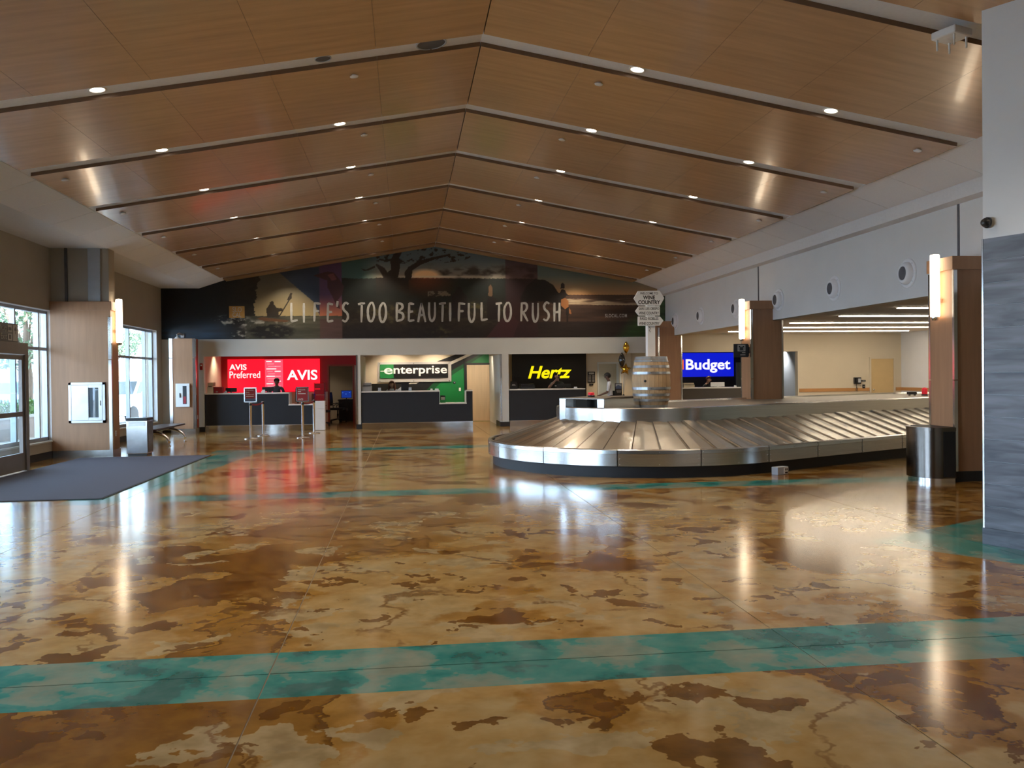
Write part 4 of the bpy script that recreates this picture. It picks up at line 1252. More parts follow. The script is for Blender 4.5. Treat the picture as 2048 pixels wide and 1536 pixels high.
prism('back_panel', [hq(.16, .55), hq(HL - .16, .55), hq(HL - .16, .60), hq(.16, .60)], 0.93, 1.17, 'steel_deck', hp)
prism('slot', [hq(.18, .50), hq(HL - .18, .50), hq(HL - .18, .62), hq(.18, .62)], 0.83, 0.93, 'black_rubber', hp)
prism('floor_plate', [hq(.16, .0), hq(HL - .16, .0), hq(HL - .16, .55), hq(.16, .55)], 0.80, 0.83, 'steel_deck', hp)
prism('lid', [hq(0, -.06), hq(HL, -.06), (3.72, 15.38), (4.05, 15.72), (4.60, 15.86), (4.95, 16.08), (4.70, 16.55), (3.4, 16.3)], 1.175, 1.19, 'steel_deck', hp)
prism('flank', [hq(HL, .3), (3.72, 15.39), (4.05, 15.73), (4.60, 15.87), (4.92, 16.08), (4.68, 16.53), (3.4, 16.28), hq(0, .9)], 1.0, 1.175, 'steel_deck', hp)
# deck trim dashes (roller gaps) and beacons
for k in range(9):
    s = 3.2 + k * 0.32
    c = C0 + CU * s + CN * 0.55
    prism('roller_slot', [(c.x, c.y), (c.x + CU.x * .2, c.y + CU.y * .2), (c.x + CU.x * .2 - CN.x * .03, c.y + CU.y * .2 - CN.y * .03), (c.x - CN.x * .03, c.y - CN.y * .03)], 1.0, 1.006, 'steel_bright', car)
def beacon(x, y, z, h, r, label):
    b = thing('warning_beacon', label, 'light', (x, y, z))
    lathe('base', [(0, 0), (r * 1.15, 0), (r * 1.15, .03), (r, .035)], (x, y, z), 'black_plastic', b, 16)
    lathe('dome', [(r, .03), (r, h * .8), (r * .8, h * .95), (0, h)], (x, y, z), 'beacon_red', b, 18)
q = C0 + CU * 9.3 + CN * 0.2
beacon(q.x, q.y, 1.0, .20, .065, 'tall red warning beacon on the carousel deck by the bay')
bx = thing('control_box', 'small dark sensor box beside the tall red beacon on the deck', 'device', (q.x - .28, q.y + .05, 1.0))
box('case', q.x - .40, q.x - .20, q.y, q.y + .12, 1.03, 1.10, 'black_plastic', bx, .01)
for dx in (-.38, -.24): box('foot', q.x + dx, q.x + dx + .03, q.y + .03, q.y + .08, 1.0, 1.03, 'steel_dark', bx)
beacon(3.42, 15.7, 1.19, .09, .06, 'round red warning light on the carousel chute box')
pb = thing('outlet_box', 'grey floor outlet box against the carousel base', 'outlet', (5.85, 12.98, 0), rotz=AX)
box('case', -.13, .13, -.06, .06, 0.0, 0.12, 'grey_plastic', pb, .006)
box('socket_plate', .02, .12, -.066, -.058, .01, .11, 'white_plastic', pb)
for xx in (.045, .08): box('socket', xx, xx + .018, -.07, -.064, .06, .095, 'text_black', pb)
box('socket', .04, .105, -.07, -.064, .02, .04, 'text_black', pb)

# ================================================================== WINE BARREL AND SIGNPOST
BX, BY, BZ = 4.42, 15.20, 1.0
def barrel_r(h): 
    t = (h - .46) / .46
    return .345 - .065 * t * t
bar = thing('wine_barrel', 'oak wine barrel with galvanized hoops standing on the carousel', 'barrel', (BX, BY, BZ))
NS = 26
for k in range(NS):
    verts, faces = [], []
    a0, a1 = 2 * math.pi * k / NS + .004, 2 * math.pi * (k + 1) / NS - .004
    hs = [0, .06, .15, .28, .46, .64, .77, .86, .92]
    for h in hs:
        r = barrel_r(h)
        for a in (a0, (a0 + a1) / 2, a1): verts.append((BX + r * math.cos(a), BY + r * math.sin(a), BZ + h))
        for a in (a0, a1): verts.append((BX + (r - .025) * math.cos(a), BY + (r - .025) * math.sin(a), BZ + h))
    for i in range(len(hs) - 1):
        o = i * 5; n = o + 5
        for p, q_ in ((0, 1), (1, 2), (2, 4), (4, 3), (3, 0)): faces.append((o + p, o + q_, n + q_, n + p))
    faces.append((0, 1, 2, 4, 3)); e = (len(hs) - 1) * 5; faces.append((e + 3, e + 4, e + 2, e + 1, e))
    poly('stave', verts, faces, 'oak', bar, False)
lathe('barrel_head', [(0, .885), (.262, .885), (.262, .865), (0, .865)], (BX, BY, BZ), 'oak', bar, 26)
for h, w in ((.0, .05), (.115, .045), (.21, .045), (.60 + .0, .045), (.715, .045), (.82, .045), (.872, .045), (.325, .045)):
    pr = [(barrel_r(h) + .001, h), (barrel_r(h) + .006, h), (barrel_r(h + w) + .006, h + w), (barrel_r(h + w) + .001, h + w)]
    hoop = lathe('hoop', pr, (BX, BY, BZ), 'hoop', bar, 40, smooth=False)
    for da in (-.35, -.27):
        a = math.radians(-90) + da
        r = barrel_r(h + w / 2) + .007
        bm_ = bmesh.new(); r_ = bmesh.ops.create_icosphere(bm_, subdivisions=1, radius=.007)
        bmesh.ops.translate(bm_, verts=r_['verts'], vec=(BX + r * math.cos(a), BY + r * math.sin(a), BZ + h + w / 2))
        from_bm('hoop_rivet', bm_, 'steel_bright', hoop, True)
aa = math.radians(-124)
bmh = bmesh.new(); tube_into(bmh, [(BX + .33 * math.cos(aa), BY + .33 * math.sin(aa), BZ + .48), (BX + .349 * math.cos(aa), BY + .349 * math.sin(aa), BZ + .48)], .024, 14)
from_bm('bung_hole', bmh, 'text_black', bar, True)
sg = thing('signpost', 'white post with three arrow boards standing on the wine barrel', 'sign', (BX, BY, BZ + .885))
box('post', BX - .07, BX + .07, BY - .05, BY + .09, BZ + .885, 3.09, 'sign_paint', sg, .004)
def board(pts, lines, name='arrow_board'):
    o = slab(name, pts, BY - .085, BY - .052, 'sign_paint', sg, .003)
    for s, a0, a1, z0, z1, bd in lines: text('lettering', s, a0, a1, z0, z1, BY - .0855, 'text_black', o, bd, depth=.002)
board([(4.09, 2.965), (4.17, 3.095), (4.57, 3.105), (4.655, 2.97), (4.575, 2.835), (4.17, 2.84)], [('WELCOME TO', 4.205, 4.535, 3.035, 3.075, .01), ('WINE', 4.26, 4.48, 2.945, 3.015, .03), ('COUNTRY', 4.17, 4.575, 2.86, 2.93, .03)])
board([(4.115, 2.735), (4.18, 2.822), (4.57, 2.826), (4.57, 2.655), (4.18, 2.655)], [('SAN LUIS OBISPO', 4.18, 4.555, 2.755, 2.805, .01), ('WINE COUNTRY', 4.18, 4.55, 2.675, 2.725, .01)])
board([(4.165, 2.64), (4.57, 2.64), (4.635, 2.565), (4.57, 2.475), (4.165, 2.475)], [('PASO ROBLES', 4.20, 4.54, 2.575, 2.625, .01), ('WINE COUNTRY', 4.18, 4.56, 2.49, 2.54, .01)])
tube('cable', [(BX - .05, BY - .055, 2.46), (BX - .02, BY - .06, 2.42), (BX - .045, BY - .06, 2.39), (BX - .02, BY - .058, 2.36)], .004, 'text_black', sg, 6)
# ================================================================== RENTAL DESKS
YC = Y_BACK + 0.02
def desk(name, label, x0, x1, steps, cat='counter', front='counter_dark', y0=YC, depth=0.65):
    """steps: list of (xa, xb, top height)"""
    root = thing(name, label, cat, ((x0 + x1) / 2, y0 + depth / 2, 0), 'rental desk counters')
    for a, b, h in steps:
        box('front_panel', a, b, y0, y0 + .04, 0.17, h - .035, front, root)
        box('carcass', a + .01, b - .01, y0 + .04, y0 + depth - .03, 0.17, h - .04, front, root)
        box('worktop', a - .012, b + .012, y0 - .025, y0 + depth, h - .035, h, 'counter_white', root, .004)
    for (a, b, h), (a2, b2, h2) in zip(steps[:-1], steps[1:]):
        lo, hi = min(h, h2), max(h, h2)
        xm = b + (.012 if h2 < h else -.012)
        box('end_panel', b - .012 if h2 > h else b, b if h2 > h else b + .012, y0 - .025, y0 + depth, lo, hi, 'counter_white', root)
    box('kick_plate', x0, x1, y0 + .03, y0 + .05, 0.0, 0.17, 'mirror_kick', root)
    box('metal_strip', x0, x1, y0 - .004, y0 + .01, 0.165, 0.185, 'steel_bright', root)
    return root
desk('service_counter', 'dark counter in front of the red rental signs', -6.03, -2.74, [(-6.03, -3.55, 1.165), (-3.55, -2.74, .80)])
desk('service_counter', 'dark counter with a low notch in front of the green and black sign', -1.345, 2.10, [(-1.345, 1.06, 1.165), (1.06, 1.90, .77), (1.90, 2.10, 1.165)])
desk('service_counter', 'black counter in front of the yellow lettered sign', 3.28, 5.70, [(3.28, 5.70, 1.175)])
desk('service_counter', 'low pale-topped counter beside the yellow lettered desk', 5.78, 7.75, [(5.78, 7.75, .90)], front='counter_white')
desk('service_counter', 'dark brown counter in front of the blue sign', 8.78, 10.96, [(8.78, 10.96, 1.15)], front='counter_brown')

# ---- lit and wall signs
YS = Y_NICHE - .01
r = thing('wall_sign', 'red lit sign reading AVIS Preferred', 'sign', (-5.4, YS, 1.12))
box('light_panel', -6.03, -4.81, YS - .06, YS, 1.13, 2.265, 'red_lit', r, .004)
text('lettering', 'AVIS', -5.97, -5.40, 1.90, 2.10, YS - .0605, 'white_lit', r, .022, depth=.004)
text('lettering', 'Preferred', -5.97, -4.95, 1.62, 1.86, YS - .0605, 'white_lit', r, .004, depth=.004)
r = thing('menu_board', 'pink lit rate board between the two red signs', 'sign', (-4.5, YS, 1.12))
box('light_panel', -4.79, -4.19, YS - .05, YS, 1.12, 2.255, 'pink_lit', r, .004)
for k in range(12):
    z = 2.20 - k * .085
    a = -4.74 + .03 * (k % 3); b = a + .18 + .05 * (k % 4)
    box('text_row', a, b, YS - .054, YS - .05, z - .03, z, 'pink_row' if k % 3 else 'white_lit', r)
    if k % 2 == 0: box('text_row', -4.46, -4.26 + .03 * (k % 2), YS - .054, YS - .05, z - .035, z, 'pink_row' if k % 4 else 'white_lit', r)
r = thing('wall_sign', 'red lit sign reading AVIS in large letters', 'sign', (-3.5, YS, 1.12))
box('light_panel', -4.175, -2.94, YS - .06, YS, 1.14, 2.265, 'red_lit', r, .004)
text('lettering', 'AVIS', -4.05, -3.02, 1.535, 1.885, YS - .0605, 'white_lit', r, .022, depth=.004)

r = thing('wall_sign', 'green and black sign reading enterprise on a clear backing plate', 'sign', (0.3, YS, 1.42))
box('backing_plate', -.95, 1.62, YS - .04, YS - .03, 1.42, 2.12, 'sign_panel', r, .003)
for xx in (-.88, .3, 1.55):
    for zz in (1.46, 2.08): lathe('standoff', [(0, -.055), (.018, -.053), (.018, 0)], (xx, YS, zz), 'steel_bright', r, 10, 'Y')
box('green_square', -.87, -.40, YS - .075, YS - .04, 1.56, 2.045, 'green_paint', r, .004)
box('black_field', -.40, 1.50, YS - .075, YS - .04, 1.56, 2.045, 'sign_black', r, .004)
text('lettering', 'e', -.73, -.43, 1.70, 1.92, YS - .076, 'text_white', r, .016, depth=.006)
box('e_bar', -.86, -.72, YS - .080, YS - .0755, 1.795, 1.825, 'text_white', r)
text('lettering', 'nterprise', -.40, 1.47, 1.625, 1.985, YS - .076, 'text_white', r, .016, depth=.006)

r = thing('wall_sign', 'tall black panel with glowing yellow Hertz lettering', 'sign', (5.1, YS, 0))
box('panel', 3.79, 6.48, YS - .05, YS, 0.10, 2.60, 'sign_black', r, .004)
text('lettering', 'Hertz', 4.36, 5.94, 1.49, 1.94, YS - .0505, 'yellow_lit', r, .022, .28, depth=.02)
r = thing('wall_sign', 'blue lit sign reading Budget', 'sign', (11.0, YS + .05, 1.48))
YB2 = Y_NICHE + .04
box('light_panel', 9.0, 12.03, YB2 - .06, YB2, 1.49, 2.36, 'blue_lit', r, .004)
text('lettering', 'Budget', 10.20, 11.90, 1.63, 2.13, YB2 - .0605, 'white_lit', r, .022, depth=.004)
box('orange_square', 9.76, 10.12, YB2 - .066, YB2 - .0605, 1.76, 2.12, 'orange_lit', r)
slab('blue_wedge', [(9.76, 1.93), (10.08, 2.08), (9.84, 1.76), (9.76, 1.76)], YB2 - .069, YB2 - .0665, 'blue_lit', r)
gp = thing('door_panel', 'pale green door panel at the right of the blue sign', 'door', (12.24, Y_NICHE, 0))
box('leaf', 12.13, 12.36, Y_NICHE + .01, Y_NICHE + .045, 0.01, 2.0, 'pale_green', gp, .003)
box('push_plate', 12.15, 12.18, Y_NICHE + .004, Y_NICHE + .01, .95, 1.15, 'steel_bright', gp)
# price board
r = thing('price_board', 'small black price board on the wall beside the open doorway', 'sign', (6.67, YS, 1.3))
box('board', 6.54, 6.81, YS - .02, YS, 1.32, 1.715, 'sign_black', r, .003)
box('heading', 6.58, 6.77, YS - .023, YS - .02, 1.62, 1.685, 'text_grey', r)
for k in range(6):
    for a, b in ((6.56, 6.66), (6.70, 6.79)): box('price_row', a, b, YS - .023, YS - .02, 1.35 + k * .043, 1.368 + k * .043, 'text_grey', r)
r = thing('wall_plate', 'little black plate below the price board', 'sign', (6.67, YS, 1.22))
box('plate', 6.60, 6.74, YS - .015, YS, 1.215, 1.28, 'sign_black', r, .003)
box('print_line', 6.64, 6.70, YS - .017, YS - .015, 1.24, 1.25, 'text_grey', r)

# hanging bag sign on the middle column
r = thing('projecting_sign', 'small black baggage sign projecting from the column in the carousel', 'sign', (7.650, 18.970, 1.97))
box('panel', 7.460, 7.800, 18.940, 18.980, 1.965, 2.27, 'sign_dark', r, .003)
box('mounting_edge', 7.790, 7.815, 18.945, 18.975, 1.99, 2.25, 'sign_black', r)
box('mounting_arm', 7.815, 7.842, 18.950, 18.970, 2.05, 2.2, 'sign_black', r)
boxes('pictogram_frame', [(7.545, 7.570, 18.934, 18.940, 2.10, 2.25), (7.705, 7.730, 18.934, 18.940, 2.10, 2.25), (7.545, 7.730, 18.934, 18.940, 2.225, 2.25), (7.545, 7.730, 18.934, 18.940, 2.10, 2.12)], 'text_grey', r)
boxes('pictogram_bag', [(7.585, 7.595, 18.935, 18.940, 2.125, 2.195), (7.680, 7.690, 18.935, 18.940, 2.125, 2.195), (7.610, 7.665, 18.935, 18.940, 2.20, 2.215)], 'text_grey', r)
box('print_line', 7.650, 7.730, 18.937, 18.940, 2.06, 2.08, 'text_grey', r)
box('print_line', 7.610, 7.730, 18.937, 18.940, 2.01, 2.03, 'text_grey', r)

# entrance sign
r = thing('entrance_sign', 'dark sign above the entrance reading Pickup and Exit', 'sign', (-6.75, 14.9, 2.28))
box('panel', -6.78, -6.73, 13.6, 16.10, 2.285, 2.60, 'sign_dark', r, .003)
text('lettering', 'Pickup', 15.24, 15.66, 2.44, 2.56, -6.7295, 'text_grey', r, depth=.002, face='+X')
text('lettering', 'Exit', 15.44, 15.66, 2.32, 2.42, -6.7295, 'text_grey', r, depth=.002, face='+X')
box('pictogram_tile', -6.73, -6.727, 15.70, 15.86, 2.45, 2.575, 'sign_panel', r)
slab('pictogram_tile', [(-6.73, 2.305), (-6.727, 2.305), (-6.727, 2.42), (-6.73, 2.42)], 15.70, 15.86, 'sign_panel', r)
box('pictogram_mark', -6.727, -6.725, 15.745, 15.815, 2.33, 2.40, 'sign_dark', r)
box('pictogram_mark', -6.727, -6.725, 15.73, 15.83, 2.48, 2.53, 'sign_dark', r)
box('arrow_tile', -6.73, -6.727, 15.89, 16.07, 2.30, 2.58, 'sign_panel', r)
poly('arrow', [(-6.725, 15.93, 2.48), (-6.725, 16.03, 2.48), (-6.725, 15.98, 2.56), (-6.725, 15.97, 2.48), (-6.725, 15.99, 2.48), (-6.725, 15.99, 2.42), (-6.725, 15.97, 2.42)], [(0, 1, 2), (3, 6, 5, 4)], 'sign_dark', r)

# ---- things on the counters
def printer(name, label, x0, x1, z, h, mat='grey_plastic', y=27.35, d=.4, cat='printer'):
    o = thing(name, label, cat, ((x0 + x1) / 2, y + d / 2, z))
    box('case', x0, x1, y, y + d, z, z + h * .62, mat, o, .012)
    box('upper_case', x0 + .01, x1 - .01, y + .03, y + d, z + h * .66, z + h, mat, o, .012)
    box('tray', x0 + .04, x1 - .04, y - .03, y + .1, z + h * .60, z + h * .66, 'black_plastic', o)
    return o
def monitor(label, x, y, z, w, h, rot=0.0, mat='black_plastic', screen=None, stand=.08):
    o = thing('monitor', label, 'monitor', (x, y, z), 'desk monitors', rotz=rot)
    box('foot', -.10, .10, -.08, .08, 0, .012, mat, o, .004)
    box('neck', -.02, .02, -.01, .02, .012, stand + h * .3, mat, o)
    box('display', -w / 2, w / 2, -.035, -.01, stand, stand + h, mat, o, .008)
    if screen: 
        s = box('screen', -w / 2 + .015, w / 2 - .015, -.038, -.0355, stand + .015, stand + h - .015, screen, o)
        for a, b in ((-.7, .7), (.6, .75), (-.1, .1)):
            box('icon', a * w / 2 - .02, a * w / 2 + .02, -.0395, -.0385, stand + h * .5 + b * h * .3 - .015, stand + h * .5 + b * h * .3 + .015, 'screen_icon', s)
    return o
CT = 1.165
printer('receipt_printer', 'tan and black printer at the left end of the red desk', -6.02, -5.84, CT, .33, 'niche_wall')
o = thing('leaflet_box', 'red leaflet box on the counter of the red desk', 'box', (-5.7, 27.4, CT))
box('box_body', -5.82, -5.56, 27.35, 27.55, CT, CT + .17, 'sign_red', o, .004)
box('lid', -5.83, -5.55, 27.34, 27.56, CT + .17, CT + .19, 'sign_red', o, .004)
box('label_strip', -5.76, -5.70, 27.345, 27.35, CT + .03, CT + .06, 'text_grey', o)
monitor('black monitor at the left of the red desk', -5.36, 27.62, CT, .34, .13, math.pi, stand=.03)
monitor('black monitor in front of the man at the red desk', -4.25, 27.62, CT, .36, .14, math.pi, stand=.03)
o = thing('card_terminal', 'small white card terminal on the red desk', 'device', (-4.32, 27.25, CT))
box('body', -4.39, -4.28, 27.2, 27.32, CT, CT + .05, 'white_plastic', o, .008); box('display', -4.38, -4.29, 27.30, 27.33, CT + .05, CT + .09, 'white_plastic', o, .004)
o = thing('card_terminal', 'grey card terminal behind the red monitor', 'device', (-5.45, 27.25, CT))
box('body', -5.50, -5.42, 27.22, 27.34, CT, CT + .03, 'grey_plastic', o, .006); box('display', -5.49, -5.43, 27.31, 27.34, CT + .03, CT + .07, 'grey_plastic', o, .004)
monitor('tall black monitor on the low part of the red desk', -3.33, 27.55, .80, .16, .42, math.pi, stand=.06)
# desk two
printer('laser_printer', 'pale grey laser printer at the left end of the green desk', -1.34, -1.05, CT, .27)
for x, lb in ((-.80, 'left'), (.15, 'right')):
    o = thing('card_terminal', 'small grey card terminal on the green desk, %s one' % lb, 'device', (x, 27.25, CT))
    box('body', x - .05, x + .05, 27.2, 27.3, CT, CT + .03, 'grey_plastic', o, .006); box('display', x - .045, x + .045, 27.27, 27.30, CT + .03, CT + .105, 'grey_plastic', o, .004)
monitor('dark monitor on the green desk', -.01, 27.60, CT, .24, .22, math.pi, stand=.02)
o = thing('paper_sheet', 'white folded paper standing on the green desk', 'paper', (-.2, 27.5, CT))
slab('sheet', [(-.30, CT), (-.14, CT + .12), (-.13, CT + .12), (-.13, CT)], 27.5, 27.505, 'white_plastic', o)
slab('fold', [(-.29, CT), (-.14, CT + .10), (-.13, CT)], 27.506, 27.512, 'white_plastic', o)
for x0, x1, lb in ((.78, .86, 'small white card holder on the green desk'), (.92, 1.05, 'wider white card holder on the green desk')):
    o = thing('card_holder', lb, 'holder', ((x0 + x1) / 2, 27.3, CT))
    box('tray', x0, x1, 27.25, 27.35, CT, CT + .025, 'white_plastic', o, .004); box('cards', x0 + .01, x1 - .01, 27.28, 27.33, CT + .025, CT + .06, 'white_plastic', o)
o = thing('leaflet_stand', 'black and green leaflet stand in the notch of the green desk', 'stand', (1.19, 27.4, .77))
box('back', 1.10, 1.26, 27.42, 27.44, .77, 1.0, 'black_plastic', o, .004); box('pocket', 1.10, 1.26, 27.36, 27.42, .77, .86, 'green_paint', o, .004); box('leaflet', 1.12, 1.24, 27.39, 27.415, .80, .95, 'sign_panel', o)
o = thing('paper_sheet', 'sheet of paper lying in the notch of the green desk', 'paper', (1.72, 27.4, .77))
box('sheet', 1.62, 1.86, 27.3, 27.5, .77, .774, 'white_plastic', o); box('second_sheet', 1.60, 1.82, 27.33, 27.52, .774, .777, 'white_plastic', o)
# desk three
CH = 1.175
o = thing('desk_sign', 'small black tent sign at the left end of the yellow lettered desk', 'sign', (3.44, 27.4, CH))
slab('face', [(3.32, CH), (3.56, CH), (3.55, CH + .25), (3.34, CH + .25)], 27.36, 27.38, 'sign_black', o)
boxes('print_line', [(3.39, 3.48, 27.357, 27.36, CH + .14, CH + .155), (3.38, 3.50, 27.357, 27.36, CH + .11, CH + .125)], 'text_grey', o); box('foot', 3.34, 3.54, 27.38, 27.48, CH, CH + .02, 'sign_black', o)
printer('laser_printer', 'black printer on the yellow lettered desk', 3.66, 4.12, CH, .16, 'black_plastic')
monitor('wide black monitor in front of the man photographing', 5.12, 27.62, CH, .46, .12, math.pi, stand=.02)
o = thing('card_holder', 'white card holder on the yellow lettered desk', 'holder', (5.43, 27.3, CH))
box('tray', 5.38, 5.49, 27.26, 27.35, CH, CH + .02, 'white_plastic', o, .004); box('cards', 5.39, 5.48, 27.29, 27.33, CH + .02, CH + .05, 'white_plastic', o)
o = thing('counter_placard', 'black placard with a mountain picture on the low pale counter', 'sign', (6.84, 27.2, .90))
box('panel', 6.70, 6.93, 27.16, 27.19, .90, 1.32, 'sign_black', o, .004); box('base', 6.62, 6.93, 27.19, 27.36, .90, 1.08, 'sign_black', o, .006)
box('picture_sky', 6.72, 6.91, 27.156, 27.16, 1.20, 1.30, 'grey_plastic', o); slab('picture_hill', [(6.72, 1.14), (6.91, 1.14), (6.91, 1.22), (6.86, 1.24), (6.80, 1.27), (6.72, 1.21)], 27.153, 27.156, 'sign_blue', o)
for k in range(3): box('print_line', 6.74 + .01 * k, 6.91 - .01 * k, 27.157, 27.16, 1.09 - k * .04, 1.105 - k * .04, 'text_grey', o)
# desk four
printer('laser_printer', 'beige printer on the blue desk', 9.05, 9.42, 1.15, .15, 'niche_wall')
monitor('white backed monitor on the blue desk', 10.28, 27.55, 1.15, .48, .14, math.pi, 'white_plastic', stand=.02)
o = thing('card_holder', 'little white card holder at the right end of the blue desk', 'holder', (10.8, 27.3, 1.15))
box('tray', 10.74, 10.83, 27.26, 27.34, 1.15, 1.165, 'white_plastic', o, .003); box('cards', 10.75, 10.82, 27.29, 27.33, 1.165, 1.20, 'white_plastic', o)

# balloons tied to a weight
def balloon_leaf(label, x, z0, z1, w, mat, y=26.93):
    o = thing('foil_balloon', label, 'balloon', (x, y, .90), 'foil balloons tied above the low pale counter')
    zc, h = (z0 + z1) / 2, (z1 - z0) / 2
    prof_ = []
    for i in range(13):
        t = -1 + 2 * i / 12
        prof_.append((max(0.001, w / 2 * (1 - abs(t) ** 1.7) ** .85), h * t))
    ob = lathe('skin', prof_, (x, y, zc), mat, o, 16)
    ob.scale = (1, 1, 1)
    lathe('neck', [(.012, -h - .03), (.004, -h + .005)], (x, y, zc), mat, o, 8)
    tube('string', [(x, y, z0 - .02), (x + .02, y + .02, (z0 + .95) / 2), (6.98, 27.16, .96)], .0035, 'ribbon', o, 5)
    return o
balloon_leaf('upper gold leaf-shaped foil balloon', 7.02, 2.26, 2.66, .21, 'gold_foil')
balloon_leaf('black leaf-shaped foil balloon under the gold one', 6.86, 1.82, 2.31, .22, 'black_foil', 26.86)
o = thing('foil_balloon', 'gold star foil balloon lowest of the three', 'balloon', (7.0, 26.97, .90), 'foil balloons tied above the low pale counter')
bm = bmesh.new()
pts = [(7.0 + (.21 if k % 2 == 0 else .105) * math.sin(math.pi * k / 5 + .15), 1.77 + (.21 if k % 2 == 0 else .105) * math.cos(math.pi * k / 5 + .15)) for k in range(10)]
rim = [bm.verts.new((x, 26.97, z)) for x, z in pts]
for s in (-1, 1):
    cv = bm.verts.new((7.0, 26.97 + s * .10, 1.77))
    midr = [bm.verts.new((7.0 + (x - 7.0) * .55, 26.97 + s * .075, 1.77 + (z - 1.77) * .55)) for x, z in pts]
    for k in range(10):
        bm.faces.new((rim[k], rim[(k + 1) % 10], midr[(k + 1) % 10], midr[k])); bm.faces.new((midr[k], midr[(k + 1) % 10], cv))
from_bm('skin', bm, 'gold_foil', o, True)
tube('string', [(7.0, 26.97, 1.60), (6.99, 27.05, 1.2), (6.98, 27.16, .96)], .0035, 'ribbon', o, 5)
tube('ribbon_tail', [(6.95, 26.98, 1.58), (6.96, 27.05, 1.3), (6.975, 27.15, .97)], .012, 'ribbon', o, 6)
o = thing('balloon_weight', 'small dark balloon weight behind the black placard', 'weight', (6.98, 27.17, .90))
lathe('body', [(0, 0), (.04, 0), (.045, .03), (.02, .06), (0, .065)], (6.98, 27.17, .90), 'black_foil', o, 12)
lathe('tie', [(.008, .06), (.012, .075), (0, .08)], (6.98, 27.17, .90), 'ribbon', o, 8)

# ---- stanchions with belts
def stanchion(x, y, label, sign=None):
    o = thing('stanchion', label, 'stanchion', (x, y, 0), 'belt stanchions before the red desk')
    lathe('base', [(0, 0), (.17, 0), (.175, .008), (.16, .02), (.05, .035), (.032, .05)], (x, y, 0), 'pole_steel', o, 28)
    lathe('pole', [(.032, .03), (.032, .90), (.036, .905), (.036, .95), (.028, .965), (0, .968)], (x, y, 0), 'pole_steel', o, 18)
    lathe('belt_head', [(.037, .89), (.039, .895), (.039, .945), (.037, .95)], (x, y, 0), 'black_plastic', o, 18)
    if sign:
        fr = boxes('sign_frame', [(x - .165, x - .14, y - .02, y + .01, .985, 1.36), (x + .14, x + .165, y - .02, y + .01, .985, 1.36), (x - .165, x + .165, y - .02, y + .01, 1.34, 1.365), (x - .165, x + .165, y - .02, y + .01, .975, .995)], 'steel_bright', o)
        box('sign_post', x - .015, x + .015, y - .01, y + .01, .955, .98, 'black_plastic', o)
        cd = box('sign_card', x - .14, x + .14, y - .01, y + .004, .995, 1.34, 'sign_red', o)
        if sign == 1: box('card_foot', x - .14, x + .14, y - .012, y - .0101, .995, 1.075, 'sign_blue', cd)
        for k, (s, w) in enumerate((('Welcome,', .20), ('Avis', .09), ('Preferred', .20)) if sign == 1 else (('Welcome', .19),)):
            text('lettering', s, x - .115, x - .115 + w, 1.275 - k * .055, 1.315 - k * .055, y - .0105, 'text_white', cd, .004, depth=.002)
        for k, w in ((3, .20),) if sign == 1 else ((1, .08), (2, .20)): box('print_line', x - .115, x - .115 + w, y - .0125, y - .0101, 1.285 - k * .055, 1.305 - k * .055, 'text_white', cd)
        if sign == 2: text('lettering', 'AVIS', x - .115, x + .02, 1.01, 1.06, y - .0105, 'text_white', cd, .02, depth=.002)
    return o
SP = [(-4.08, 23.57), (-3.95, 24.75), (-2.73, 23.57), (-2.64, 25.55)]
stanchion(*SP[0], 'steel stanchion with a red sign, left of the pair before the red desk', 1)
stanchion(*SP[1], 'plain steel stanchion behind the left signed one')
stanchion(*SP[2], 'steel stanchion with a red sign, right of the pair before the red desk', 2)
stanchion(*SP[3], 'plain steel stanchion behind the right signed one')
for (a, b), lb in (((SP[0], SP[1]), 'red belt between the left pair of stanchions'), ((SP[2], SP[3]), 'red belt between the right pair of stanchions')):
    o = thing('barrier_belt', lb, 'belt', (a[0], a[1], .90), 'stanchion belts')
    vs_, fs_ = [], []
    for i in range(9):
        t = i / 8; x = a[0] + (b[0] - a[0]) * t; y = a[1] + .045 + (b[1] - a[1] - .11) * t; s = -.03 * math.sin(math.pi * t)
        vs_ += [(x - .0012, y, .90 + s), (x + .0012, y, .90 + s), (x + .0012, y, .945 + s), (x - .0012, y, .945 + s)]
    for i in range(8):
        for k in range(4): fs_.append((i * 4 + k, i * 4 + (k + 1) % 4, i * 4 + 4 + (k + 1) % 4, i * 4 + 4 + k))
    fs_ += [(0, 3, 2, 1), (32, 33, 34, 35)]
    poly('webbing', vs_, fs_, 'belt_red', o)
    box('belt_clip', b[0] - .012, b[0] + .012, b[1] - .065, b[1] - .041, .895, .95, 'black_plastic', o)
# brochure totem
o = thing('brochure_totem', 'white display totem with a red acrylic brochure box by the red desk', 'display', (-2.60, 27.0, 0))
box('cabinet', -2.76, -2.44, 26.78, 27.06, 0.01, .66, 'white_plastic', o, .004)
box('shelf_block', -2.76, -2.44, 26.78, 27.06, .665, .90, 'white_plastic', o, .004)
for k in range(3): box('brochure_row', -2.74, -2.47, 26.84, 27.0, .92 + k * .18, 1.07 + k * .18, 'sign_red', o, .004)
box('acrylic_front', -2.76, -2.44, 26.78, 26.786, .90, 1.46, 'acrylic', o)
box('acrylic_side', -2.446, -2.44, 26.786, 27.06, .90, 1.46, 'acrylic', o); box('acrylic_side', -2.76, -2.754, 26.786, 27.06, .90, 1.46, 'acrylic', o)

